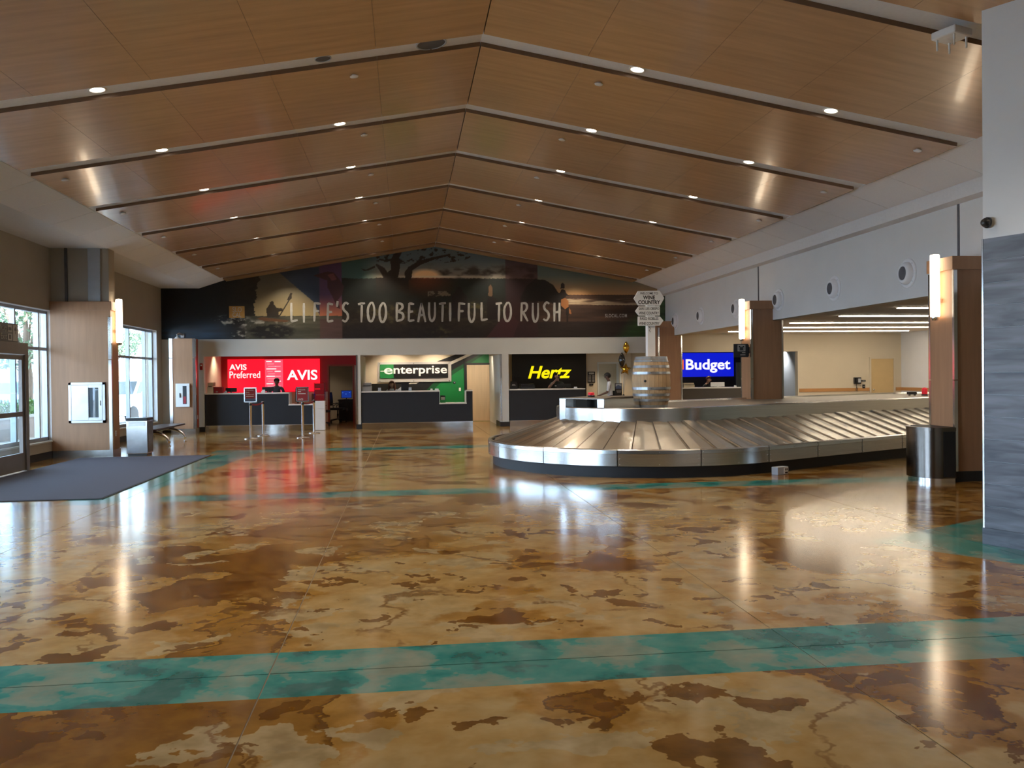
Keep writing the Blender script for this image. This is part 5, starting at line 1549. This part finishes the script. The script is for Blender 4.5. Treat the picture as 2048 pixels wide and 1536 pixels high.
# ---- office seen through the red desk's doorway
o = thing('office_desk', 'dark cabinet desk inside the dim office doorway', 'desk', (-2.1, 32.2, 0))
box('body', -2.42, -1.80, 32.0, 32.5, 0.02, .76, 'desk_dark', o, .006); box('top', -2.45, -1.78, 31.97, 32.53, .76, .80, 'desk_dark', o, .006)
for xa in (-2.40, -2.105): box('door', xa, xa + .28, 31.985, 32.0, .06, .74, 'desk_dark', o, .004)
for xa in (-2.14, -2.09): tube('handle', [(xa, 31.97, .35), (xa, 31.965, .42), (xa, 31.97, .5)], .008, 'steel_bright', o, 6)
monitor('monitor with a blue screen on the dark office desk', -2.15, 32.2, .80, .38, .28, 0.12, screen='screen_blue', stand=.05)
def office_chair(x, y, rot, label):
    o = thing('office_chair', label, 'chair', (x, y, 0), 'black office chairs', rotz=rot)
    box('seat', -.24, .24, -.24, .24, .44, .52, 'black_plastic', o, .03, 3)
    bm = bmesh.new()
    for i in range(5):
        pass
    prof_b = [(-.20, .60), (-.23, .75), (-.22, .95), (-.16, 1.08), (.16, 1.08), (.22, .95), (.23, .75), (.20, .60)]
    f0 = [bm.verts.new((a, .22 + .05 * (z - .6), z)) for a, z in prof_b]; f1 = [bm.verts.new((a * .96, .27 + .05 * (z - .6), z)) for a, z in prof_b]
    bm.faces.new(f0); bm.faces.new(f1[::-1])
    for i in range(8): bm.faces.new((f0[i], f1[i], f1[(i + 1) % 8], f0[(i + 1) % 8]))
    from_bm('backrest', bm, 'black_plastic', o)
    tube('back_bar', [(0, .18, .46), (0, .29, .50), (0, .28, .70)], .018, 'black_plastic', o, 8)
    lathe('gas_column', [(.03, .10), (.03, .30), (.022, .30), (.022, .44)], (0, 0, 0), 'steel_dark', o, 12)
    for k in range(5):
        a = 2 * math.pi * k / 5
        lg_ = tube('leg', [(0, 0, .12), (.30 * math.cos(a), .30 * math.sin(a), .075)], [.028, .018], 'black_plastic', o, 8)
        lathe('caster', [(0, -.02), (.03, -.018), (.03, .018), (0, .02)], (.30 * math.cos(a), .30 * math.sin(a), .03), 'black_plastic', lg_, 12, 'X')
    for s in (-1, 1): tube('armrest', [(s * .22, .1, .48), (s * .28, .1, .60), (s * .28, -.1, .68), (s * .28, .15, .68)], .016, 'black_plastic', o, 8)
    return o
office_chair(-2.42, 31.55, 1.4, 'black office chair just inside the dim doorway')
office_chair(-2.80, 29.6, 1.9, 'black office chair behind the white totem')

# ---- cabinets, switches, cameras on the left
o = thing('extinguisher_cabinet', 'large steel extinguisher cabinet on the broad pier', 'cabinet', (-6.56, 18.88, .72))
boxes('frame', [(-6.92, -6.87, 18.845, 18.88, .72, 1.56), (-6.25, -6.20, 18.845, 18.88, .72, 1.56), (-6.92, -6.20, 18.845, 18.88, 1.51, 1.56), (-6.92, -6.20, 18.845, 18.88, .72, .77)], 'steel_brushed', o)
box('door', -6.865, -6.53, 18.85, 18.872, .775, 1.505, 'steel_brushed', o, .004)
box('door_stile', -6.33, -6.255, 18.85, 18.872, .775, 1.505, 'steel_brushed', o, .004)
boxes('window_bars', [(-6.53, -6.33, 18.85, 18.872, 1.45, 1.505), (-6.53, -6.33, 18.85, 18.872, .775, .83)], 'steel_brushed', o)
box('interior', -6.53, -6.33, 18.868, 18.878, .83, 1.45, 'sign_dark', o)
box('glass', -6.53, -6.33, 18.853, 18.857, .83, 1.45, 'glass', o)
box('latch', -6.30, -6.285, 18.84, 18.85, 1.08, 1.18, 'steel_dark', o)
o = thing('extinguisher_cabinet', 'narrow white extinguisher cabinet on the pale pier', 'cabinet', (-6.47, 26.3, .82))
box('case', -6.66, -6.27, 26.22, 26.298, .80, 1.48, 'white_plastic', o, .006)
box('window', -6.46, -6.35, 26.216, 26.222, .88, 1.41, 'sign_dark', o); box('extinguisher_view', -6.44, -6.37, 26.213, 26.217, .90, 1.10, 'sign_red', o)
box('handle', -6.55, -6.52, 26.20, 26.22, 1.07, 1.20, 'black_plastic', o, .004)
o = thing('fire_alarm', 'red fire alarm on the wall left of the red desk', 'alarm', (-6.10, Y_BACK, 1.95))
box('case', -6.16, -6.08, Y_BACK - .05, Y_BACK - .001, 1.88, 2.08, 'fire_red', o, .006); lathe('strobe', [(0, -.075), (.02, -.07), (.025, -.05)], (-6.12, Y_BACK, 2.02), 'white_plastic', o, 10, 'Y')
def outlet(label, x, y, z, face):
    o = thing('wall_outlet', label, 'outlet', (x, y, z))
    if face == 'X': 
        box('plate', x, x + .008, y - .035, y + .035, z, z + .115, 'white_plastic', o, .002)
        for zz in (.025, .07): box('socket', x + .008, x + .010, y - .015, y + .015, z + zz, z + zz + .022, 'grey_plastic', o)
    else:
        box('plate', x - .035, x + .035, y - .008, y - .0005, z, z + .115, 'white_plastic', o, .002)
        for zz in (.025, .07): box('socket', x - .015, x + .015, y - .010, y - .008, z + zz, z + zz + .022, 'grey_plastic', o)
outlet('white outlet on the side of the broad pier', -6.08, 19.10, .42, 'X')
outlet('white outlet on the reddish side of the pale pier', -6.127, 26.55, .42, 'X')
outlet('white switch plate on the green wall beside the wood door', 1.92, Y_NICHE - .006, 1.08, 'Y')
o = thing('thermostat', 'round dark thermostat on the green wall', 'device', (1.73, Y_NICHE - .006, 1.4))
lathe('body', [(0, -.025), (.03, -.024), (.045, -.015), (.048, -.001)], (1.73, Y_NICHE - .006, 1.38), 'sign_dark', o, 16, 'Y'); box('display', 1.715, 1.745, Y_NICHE - .035, Y_NICHE - .030, 1.37, 1.39, 'grey_plastic', o)
o = thing('dome_camera', 'white dome camera hanging below the mural left corner', 'camera', (-6.72, Y_BACK, 2.9))
box('wall_bracket', -6.70, -6.60, Y_BACK - .05, Y_BACK - .008, 2.86, 2.98, 'white_plastic', o, .006)
tube('arm', [(-6.65, Y_BACK - .04, 2.95), (-6.70, Y_BACK - .22, 2.97), (-6.74, Y_BACK - .30, 2.93), (-6.74, Y_BACK - .30, 2.88)], .03, 'white_plastic', o, 10)
lathe('housing', [(.03, .18), (.07, .14), (.10, .08), (.10, .03)], (-6.74, Y_BACK - .30, 2.70), 'white_plastic', o, 20)
lathe('lens_dome', [(.092, .03), (.085, -.01), (.055, -.045), (0, -.06)], (-6.74, Y_BACK - .30, 2.70), 'black_plastic', o, 20)

# ---- bins, bench, mat
o = thing('trash_bin', 'tall square steel bin beside the broad pier', 'bin', (-5.62, 19.2, 0))
box('plinth', -5.80, -5.42, 18.98, 19.36, 0, .05, 'black_plastic', o)
box('body', -5.82, -5.40, 18.96, 19.38, .05, .74, 'steel_bright', o, .006); box('lid', -5.825, -5.395, 18.955, 19.385, .745, .80, 'black_plastic', o, .012)
box('flap', -5.78, -5.44, 18.950, 18.958, .64, .72, 'steel', o, .003); box('side_panel', -5.40, -5.394, 18.99, 19.35, .07, .72, 'steel_dark', o)
o = thing('trash_bin', 'half-round dark steel bin against the wood column', 'bin', (7.6, 11.83, 0))
def dshape(off=0.0):
    pts = [(7.812, 11.47 + off), (7.62 - 0, 11.47 + off)]
    for k in range(1, 36):
        a = math.pi * k / 36
        pts.append((7.62 - (.27 - off) * math.sin(a), 11.83 - (.36 - off) * math.cos(a)))
    return pts + [(7.62, 12.19 - off), (7.812, 12.19 - off)]
sharp(prism('body', dshape(), .06, .74, 'steel_dark', o, 0))
sharp(prism('base_ring', dshape(.02), 0.0, .06, 'steel_bright', o))
prism('top_rim', dshape(-.006), .74, .79, 'steel_dark', o)
prism('opening', dshape(.06), .79, .793, 'black_rubber', o)
box('side_panel', 7.622, 7.80, 11.462, 11.47, .08, .73, 'black_plastic', o)
o = thing('bench', 'low bench with dark seat and curved chrome legs by the window', 'bench', (-5.95, 22.4, 0))
bm = bmesh.new()
sp_ = [(-6.30, 21.0), (-5.72, 21.0), (-5.42, 22.8), (-5.42, 23.6), (-6.30, 23.6)]
prism('seat', [(-6.35, 21.0), (-5.78, 21.0), (-5.78, 23.7), (-6.35, 23.7)], .40, .44, 'bench_seat', o, .012)
tube('beam', [(-6.06, 21.1, .36), (-6.06, 23.6, .36)], .035, 'black_plastic', o, 10)
for yy in (21.6, 23.1):
    arc = [(-6.06 + .42 * math.sin(t), yy, .33 * math.cos(t * .98) ** .8 if abs(t) < 1.55 else 0.012) for t in np.linspace(-1.45, 1.45, 15)]
    lg_ = tube('leg', [(a, b, max(c, .02)) for a, b, c in arc], .032, 'pole_steel', o, 10)
    for s in (-1, 1): lathe('foot', [(0, 0), (.035, 0), (.03, .02), (0, .025)], (-6.06 + s * .42 * math.sin(1.45), yy, 0), 'steel_bright', lg_, 12)
    box('seat_bracket', -6.20, -5.92, yy - .03, yy + .03, .36, .40, 'steel_bright', o)
o = thing('entrance_mat', 'large grey entrance mat on the floor before the doors', 'mat', (-5.4, 15.4, 0))
box('carpet', -6.66, -4.09, 12.21, 18.72, .0, .012, 'carpet', o)
boxes('edging', [(-6.69, -4.06, 12.18, 12.21, 0, .009), (-4.09, -4.06, 12.21, 18.72, 0, .009), (-6.69, -4.06, 18.72, 18.75, 0, .009)], 'mat_edge', o)

# ---- bay wall devices
o = thing('wall_phone', 'black wall telephone with hanging handset on the bay wall', 'telephone', (14.92, Y_BACK, 1.2))
box('case', 14.80, 15.03, Y_BACK - .09, Y_BACK - .001, 1.20, 1.42, 'black_plastic', o, .01)
box('keypad', 14.92, 15.01, Y_BACK - .095, Y_BACK - .09, 1.25, 1.38, 'grey_plastic', o)
tube('handset', [(14.85, Y_BACK - .12, 1.24), (14.84, Y_BACK - .14, 1.31), (14.85, Y_BACK - .12, 1.38)], [.028, .018, .028], 'black_plastic', o, 10)
tube('cord', [(14.86, Y_BACK - .08, 1.21), (14.86, Y_BACK - .09, 1.08), (14.84, Y_BACK - .09, 1.0), (14.88, Y_BACK - .09, .96), (14.90, Y_BACK - .085, 1.02), (14.87, Y_BACK - .08, 1.10)], .010, 'black_plastic', o, 6)
for nm, lb, x0, x1, z0, z1 in (('info_plate', 'small black plate right of the wall telephone', 15.08, 15.22, 1.27, 1.33), ('card_reader', 'small black card reader below the plate by the tan door', 15.11, 15.20, 1.05, 1.18)):
    o = thing(nm, lb, 'device', ((x0 + x1) / 2, Y_BACK, z0))
    box('case', x0, x1, Y_BACK - .025, Y_BACK - .001, z0, z1, 'black_plastic', o, .004); box('mark', x0 + .02, x1 - .02, Y_BACK - .027, Y_BACK - .025, (z0 + z1) / 2 - .008, (z0 + z1) / 2 + .008, 'grey_plastic', o)
# ================================================================== PEOPLE
def skinned(chains, radii, joints, root_name):
    """grow one continuous surface over a joint skeleton"""
    names = list(joints)
    idx = {n: i for i, n in enumerate(names)}
    edges = []
    for ch in chains:
        for a, b in zip(ch[:-1], ch[1:]): edges.append((idx[a], idx[b]))
    me = bpy.data.meshes.new('body')
    me.from_pydata([joints[n] for n in names], edges, [])
    ob = bpy.data.objects.new('body', me)
    COL.objects.link(ob)
    sk = ob.modifiers.new('skin', 'SKIN'); sk.use_smooth_shade = True; sk.branch_smoothing = 0.6
    sub = ob.modifiers.new('sub', 'SUBSURF'); sub.levels = 1; sub.render_levels = 1
    for i, n in enumerate(names):
        sv = me.skin_vertices[0].data[i]
        r = radii[n]; sv.radius = r if isinstance(r, tuple) else (r, r)
        sv.use_root = (n == root_name)
    dg = bpy.context.evaluated_depsgraph_get(); dg.update()
    out = bpy.data.meshes.new_from_object(ob.evaluated_get(dg))
    bpy.data.objects.remove(ob); bpy.data.meshes.remove(me)
    return out

def person(label, loc, rotz, height, shirt, pants, skin, arms, hair, lean=0.0, head_tilt=0.0, cap=None, sleeve=0.5, long_hair=False, bald=False):
    k = height / 1.75
    J, R = {}, {}
    def j(n, x, y, z, r):
        J[n] = Vector((x, y + lean * max(0, z - .95), z)) * k
        R[n] = tuple(q * k for q in r) if isinstance(r, tuple) else r * k
    j('pelvis', 0, 0, .96, (.165, .12)); j('waist', 0, 0, 1.10, (.145, .11)); j('chest', 0, .0, 1.30, (.175, .12)); j('collar', 0, .01, 1.43, (.12, .085))
    j('neck', 0, .0, 1.50, .055); j('jaw', 0, -.02 - head_tilt * .5, 1.57, (.066, .075)); j('skull', 0, -.012 - head_tilt, 1.645, (.078, .095)); j('crown', 0, -.005 - head_tilt, 1.705, (.062, .075))
    j('nose', 0, -.118 - head_tilt, 1.615, .013)
    for s, t in ((-1, 'r'), (1, 'l')):
        j('ear' + t, s * .086, .0 - head_tilt, 1.63, .014)
        j('shoulder' + t, s * .19, .01, 1.405, .062)
        (ex, ey, ez), (wx, wy, wz) = arms[t]
        j('elbow' + t, ex, ey, ez, .046); j('wrist' + t, wx, wy, wz, .029)
        d_ = Vector((wx - ex, wy - ey, wz - ez)).normalized()
        side = d_.cross(Vector((0, 0, 1)) if abs(d_.z) < .9 else Vector((0, -1, 0))).normalized()
        up_ = side.cross(d_)
        p = Vector((wx, wy, wz)) + d_ * .05
        j('palm' + t, *p, (.038, .020))
        for f in range(4):
            o_ = side * ((f - 1.5) * .021)
            ln = (.055, .066, .060, .046)[f]
            q = p + d_ * .045 + o_; q2 = q + d_ * ln * .55 + up_ * -.012; q3 = q2 + d_ * ln * .35 + up_ * -.03
            j('k%d' % f + t, *q, .0095); j('m%d' % f + t, *q2, .0085); j('t%d' % f + t, *q3, .0075)
        q = p + side * (.036 * s) - d_ * .01; j('th1' + t, *q, .012); q = q + d_ * .035 + side * (.02 * s); j('th2' + t, *q, .009)
        j('hip' + t, s * .095, 0, .90, .10); j('knee' + t, s * .105, -.015, .50, .062); j('ankle' + t, s * .105, .01, .09, .042); j('heel' + t, s * .108, .0, .045, .042); j('toe' + t, s * .125, -.17, .04, (.042, .035))
    chains = [['pelvis', 'waist', 'chest', 'collar', 'neck', 'jaw', 'skull', 'crown'], ['skull', 'nose']]
    for t in 'rl':
        chains += [['skull', 'ear' + t], ['collar', 'shoulder' + t, 'elbow' + t, 'wrist' + t, 'palm' + t], ['pelvis', 'hip' + t, 'knee' + t, 'ankle' + t, 'heel' + t, 'toe' + t], ['palm' + t, 'th1' + t, 'th2' + t]]
        for f in range(4): chains.append(['palm' + t, 'k%d' % f + t, 'm%d' % f + t, 't%d' % f + t])
    me = skinned(chains, R, J, 'pelvis')
    for mname in (skin, shirt, pants, 'black_rubber'): me.materials.append(M[mname])
    segs_ = []
    def seg(a, b, mi, lo=0.0, hi=1.0): segs_.append((J[a].lerp(J[b], lo), J[a].lerp(J[b], hi), mi))
    seg('pelvis', 'waist', 1); seg('waist', 'chest', 1); seg('chest', 'collar', 1); seg('neck', 'jaw', 0); seg('jaw', 'crown', 0); seg('collar', 'neck', 1, 0, .5)
    for t in 'rl':
        seg('collar', 'shoulder' + t, 1); seg('shoulder' + t, 'elbow' + t, 1, 0, sleeve if sleeve < 1 else 1)
        if sleeve < 1: seg('shoulder' + t, 'elbow' + t, 0, sleeve + .12, 1)
        seg('elbow' + t, 'wrist' + t, 1 if sleeve > 1 else 0); seg('wrist' + t, 'palm' + t, 0); seg('palm' + t, 't1' + t, 0); seg('palm' + t, 'th2' + t, 0)
        seg('pelvis', 'hip' + t, 2); seg('hip' + t, 'knee' + t, 2); seg('knee' + t, 'ankle' + t, 2); seg('heel' + t, 'toe' + t, 3)
    for p in me.polygons:
        c = p.center; best = 1e9; mi = 0
        for a, b, q in segs_:
            ab = b - a; t_ = max(0, min(1, (c - a).dot(ab) / max(1e-9, ab.length_squared)))
            dd = (a + ab * t_ - c).length
            if dd < best: best, mi = dd, q
        p.material_index = mi; p.use_smooth = True
    root = thing('person', label, 'person', loc, None, rotz=rotz)
    link('body', me, None, root)
    hc = J['skull']; 
    def part_sphere(name, c, r, mat, sc=(1, 1, 1), keep=None):
        bm = bmesh.new(); bmesh.ops.create_uvsphere(bm, u_segments=18, v_segments=12, radius=1.0)
        for v in bm.verts: v.co = Vector((v.co.x * r * sc[0], v.co.y * r * sc[1], v.co.z * r * sc[2]))
        if keep: bmesh.ops.delete(bm, geom=[v for v in bm.verts if not keep(v.co)], context='VERTS')
        bmesh.ops.translate(bm, verts=bm.verts, vec=c)
        return from_bm(name, bm, mat, root, True)
    for s in (-1, 1):
        part_sphere('eye', hc + Vector((s * .032, -.083, .0)) * k, .011 * k, 'eye')
        part_sphere('eyebrow', hc + Vector((s * .033, -.088, .022)) * k, .016 * k, hair if not bald else 'hair_grey', (1, .35, .22))
    part_sphere('mouth', hc + Vector((0, -.092, -.062)) * k, .022 * k, 'lip', (1, .35, .25))
    if not bald:
        part_sphere('hair', hc + Vector((0, .012, .028)) * k, .105 * k, hair, (.93, 1.05, .98), lambda c: c.z > -.02 * k - (.06 * k if c.y > 0 else 0) and not (c.y < -.045 * k and c.z < .048 * k))
    else:
        part_sphere('hair', hc + Vector((0, .02, .0)) * k, .10 * k, hair, (.95, 1.0, .9), lambda c: c.y > .0 and -.06 * k < c.z < .045 * k)
    if long_hair:
        bm = bmesh.new()
        for a in np.linspace(-1.9, 1.9, 9):
            x0, y0 = .095 * math.sin(a) * k, (.02 + .09 * math.cos(a) * (1 if abs(a) < 1.6 else .6)) * k
            tube_into(bm, [hc + Vector((x0, y0, .03 * k)), hc + Vector((x0 * 1.15, y0 * 1.1, -.08 * k)), hc + Vector((x0 * 1.2, y0 * .9, -.20 * k)), hc + Vector((x0 * 1.05, y0 * .8, -.27 * k))], [.03 * k, .032 * k, .028 * k, .008 * k], 8)
        from_bm('hair_length', bm, hair, root, True)
    if cap:
        part_sphere('cap', hc + Vector((0, .004, .035)) * k, .112 * k, cap, (.93, 1.02, .92), lambda c: c.z > -.005 * k)
        bm = bmesh.new()
        rim_ = [(math.cos(a) * .085 * k, -math.sin(a) * .075 * k) for a in np.linspace(.0, math.pi, 11)]
        f0 = [bm.verts.new(hc + Vector((x, y - .085 * k, .030 * k - abs(x) * .1))) for x, y in rim_]
        f1 = [bm.verts.new(hc + Vector((x, y - .085 * k, .022 * k - abs(x) * .1))) for x, y in rim_]
        bm.faces.new(f0); bm.faces.new(f1[::-1])
        for i in range(11): bm.faces.new((f0[i], f1[i], f1[(i + 1) % 11], f0[(i + 1) % 11]))
        from_bm('cap_brim', bm, cap, root)
    return root, J
type_arms = {'r': ((-.26, -.06, 1.15), (-.17, -.30, 1.13)), 'l': ((.26, -.06, 1.15), (.17, -.30, 1.13))}
person('man with short black hair and grey shirt working behind the red desk', (-4.08, 28.32, 0), 0.15, 1.60, 'cloth_grey', 'cloth_dark', 'skin_a', type_arms, 'hair_black', lean=-.12, head_tilt=.05, sleeve=1.5)
person('woman with long auburn hair seated low behind the green desk', (-.42, 28.32, -0.13), -0.25, 1.60, 'cloth_white', 'cloth_dark', 'skin_b', type_arms, 'hair_auburn', lean=-.05, head_tilt=.02, long_hair=True, sleeve=.3)
photo_arms = {'r': ((-.33, -.14, 1.22), (-.06, -.27, 1.555)), 'l': ((.27, -.05, 1.14), (.15, -.28, 1.14))}
pr, PJ = person('man in dark shirt raising one hand to his face behind the black desk', (5.02, 28.32, 0), -0.05, 1.66, 'cloth_olive', 'cloth_dark', 'skin_b', photo_arms, 'hair_grey', bald=True, sleeve=.55)
tagp = box('name_badge', -.10, -.04, -.150, -.142, 1.24, 1.26, 'white_plastic', pr)
hand = Matrix.Rotation(-0.05, 4, 'Z') @ PJ['palmr'] + Vector((5.02, 28.32, 0))
ph = thing('phone', 'dark phone held up by the man at the black desk', 'phone', hand)
box('case', hand.x + .005, hand.x + .08, hand.y - .045, hand.y - .034, hand.z - .02, hand.z + .125, 'black_plastic', ph, .003); box('lens', hand.x + .055, hand.x + .07, hand.y - .048, hand.y - .045, hand.z + .095, hand.z + .11, 'grey_plastic', ph)
cust_arms = {'r': ((-.23, -.08, 1.12), (-.10, -.33, 1.02)), 'l': ((.23, -.08, 1.12), (.10, -.34, 1.03))}
person('customer in a black cap and pale blue shirt leaning at the low counter', (6.42, 26.62, 0), -math.pi / 2 - .25, 1.64, 'cloth_white', 'cloth_navy', 'skin_c', cust_arms, 'hair_black', lean=-.10, head_tilt=.02, cap='cloth_dark', sleeve=.75)
person('person with dark hair bending behind the blue desk', (10.12, 28.32, -.12), 0.7, 1.62, 'cloth_dark', 'cloth_dark', 'skin_b', type_arms, 'hair_auburn', lean=-.15, head_tilt=.05, sleeve=.6)

# ================================================================== OUTSIDE THE WINDOWS
structure(box('ground', -70, -7.57, -40, 90, -.35, -.12, 'concrete'))
for k, (y0, y1) in enumerate(((13.0, 13.7), (20.4, 21.1), (28.2, 28.9))):
    o = thing('porch_pillar', ['cream block pilaster outside the entrance doors', 'cream block pilaster seen in the entrance side window', 'cream block pilaster seen in the far window'][k], 'pillar', (-7.86, (y0 + y1) / 2, -.12), 'pillars outside the windows')
    for c in range(6): box('block', -8.15, -7.571, y0, y1, -.12 + c * .74, -.12 + (c + 1) * .74 - .012, 'exterior_cream', o, .006)
structure(box('added_canopy', -12.6, -7.58, -4, 42, 4.35, 4.6, 'exterior_cream'))  # unseen canopy, added to hold high sky light off the windows
o = thing('planter_bed', 'low brick-coloured planter wall with clipped green hedge outside the entrance', 'planter', (-11.6, 24, -.12))
box('planter_wall', -11.8, -11.4, 12, 31, -.12, .50, 'planter', o, .01); box('coping', -11.85, -11.35, 12, 31, .50, .58, 'concrete', o, .01)
def leaf_cloud(name, blobs, n, size, mat, parent, seed):
    rg = random.Random(seed); vs_, fs_ = [], []
    for i in range(n):
        cx, cy, cz, rx, ry, rz_ = blobs[rg.randrange(len(blobs))]
        while True:
            a, b, c = rg.uniform(-1, 1), rg.uniform(-1, 1), rg.uniform(-1, 1)
            if .25 < a * a + b * b + c * c < 1: break
        p = Vector((cx + a * rx, cy + b * ry, cz + c * rz_))
        u = Vector((rg.uniform(-1, 1), rg.uniform(-1, 1), rg.uniform(-1, 1))).normalized(); v = u.cross(Vector((rg.uniform(-1, 1), rg.uniform(-1, 1), rg.uniform(-1, 1)))).normalized()
        s = size * rg.uniform(.6, 1.3); k_ = len(vs_)
        vs_ += [p - u * s, p + v * s * .4, p + u * s, p - v * s * .4]; fs_.append((k_, k_ + 1, k_ + 2, k_ + 3))
    ob = poly(name, vs_, fs_, mat, parent); ob['kind'] = 'stuff'
    return ob
leaf_cloud('hedge_leaves', [(-11.6, 12.5 + 1.1 * i, .78, .32, .7, .28) for i in range(17)], 8000, .07, 'leaf', o, 3)
def tree(x, y, h, label, seed, mat):
    o = thing('tree', label, 'tree', (x, y, -.12), 'trees outside the windows')
    rg = random.Random(seed)
    tube('trunk', [(x, y, -.12), (x + .08, y, h * .3), (x - .05, y + .1, h * .55), (x, y, h * .8)], [.16, .13, .10, .04], 'bark', o, 10)
    bl = []
    for k in range(7):
        a = rg.uniform(0, 6.28); rr = rg.uniform(.3, 1.3); zz = h * rg.uniform(.45, .95)
        c = (x + rr * math.cos(a), y + rr * math.sin(a), zz)
        tube('branch', [(x, y, h * .4), ((x + c[0]) / 2, (y + c[1]) / 2, (h * .4 + zz) / 2 + .15), c], [.06, .04, .012], 'bark', o, 6)
        bl.append((*c, rg.uniform(.6, 1.0), rg.uniform(.6, 1.0), rg.uniform(.5, .9)))
    leaf_cloud('leaves', bl, 2600, .11, mat, o, seed)
tree(-13.2, 32.2, 5.6, 'leafy tree beyond the planter seen through the entrance window', 5, 'leaf_grey')
tree(-17.5, 44.0, 6.2, 'tree across the road seen in the middle of the glazing', 8, 'leaf_grey')
tree(-19.0, 60.0, 7.0, 'distant tree at the left of the far window', 12, 'leaf_grey')
def car(label, loc, rot, mat):
    o = thing('car', label, 'car', loc, 'cars parked outside', rotz=rot)
    # body: side profile lofted across the width (nose at -Y)
    sec = [(-2.35, .55, .80), (-2.3, .38, .98), (-1.6, .30, 1.06), (-1.15, .30, 1.10), (1.9, .30, 1.12), (2.25, .38, 1.08), (2.35, .55, .9)]
    vs_, fs_ = [], []
    for y, z0, z1 in sec:
        for x, f in ((-.90, 0), (-.94, .5), (-.86, 1), (.86, 1), (.94, .5), (.90, 0)): vs_.append((x, y, z0 + (z1 - z0) * f))
    for i in range(len(sec) - 1):
        for q in range(6): fs_.append((i * 6 + q, i * 6 + (q + 1) % 6, i * 6 + 6 + (q + 1) % 6, i * 6 + 6 + q))
    fs_ += [tuple(range(5, -1, -1)), tuple(range((len(sec) - 1) * 6, len(sec) * 6))]
    poly('body', vs_, fs_, mat, o)
    cab = [(-1.20, 1.08, .80), (-.55, 1.70, .64), (1.75, 1.74, .64), (2.15, 1.10, .80)]
    vs_ = [(s * w, y, z) for y, z, w in cab for s in (-1, 1)]
    poly('cabin', vs_, [(0, 1, 3, 2), (2, 3, 5, 4), (4, 5, 7, 6), (0, 2, 4, 6), (1, 7, 5, 3), (0, 6, 7, 1)], mat, o)
    poly('windscreen', [(-.70, -1.135, 1.16), (.70, -1.135, 1.16), (.58, -.60, 1.665), (-.58, -.60, 1.665)], [(0, 1, 2, 3)], 'car_glass', o)
    for s in (-1, 1): poly('side_window', [(s * .79, -1.0, 1.18), (s * .78, 1.9, 1.18), (s * .665, 1.65, 1.66), (s * .665, -.50, 1.66)], [(0, 1, 2, 3)], 'car_glass', o)
    box('grille', -.55, .55, -2.37, -2.30, .62, .84, 'car_glass', o, .01); lathe('emblem', [(0, -.03), (.09, -.025), (.11, 0)], (0, -2.36, .73), 'white_plastic', o, 16, 'Y')
    box('bumper', -.88, .88, -2.40, -2.25, .36, .56, mat, o, .03)
    for s in (-1, 1):
        box('headlight', min(s * .58, s * .86), max(s * .58, s * .86), -2.36, -2.22, .72, .90, 'grey_plastic', o, .02)
        for yy in (-1.5, 1.5):
            lathe('wheel', [(0, -.11), (.22, -.11), (.34, -.10), (.36, -.06), (.36, .06), (.34, .10), (.22, .11), (0, .11)], (s * .86, yy, .36), 'tyre', o, 20, 'X')
        box('mirror', min(s * .95, s * 1.10), max(s * .95, s * 1.10), -.95, -.85, 1.12, 1.26, mat, o, .02)
car('white utility car parked outside the far window', (-11.1, 37.0, -.12), -0.25, 'car_white')
car('blue car parked outside the entrance window', (-16.2, 40.5, -.12), 1.35, 'car_blue')
car('second white car parked behind the hedge by the entrance', (-19.5, 33.0, -.12), 1.2, 'car_white')
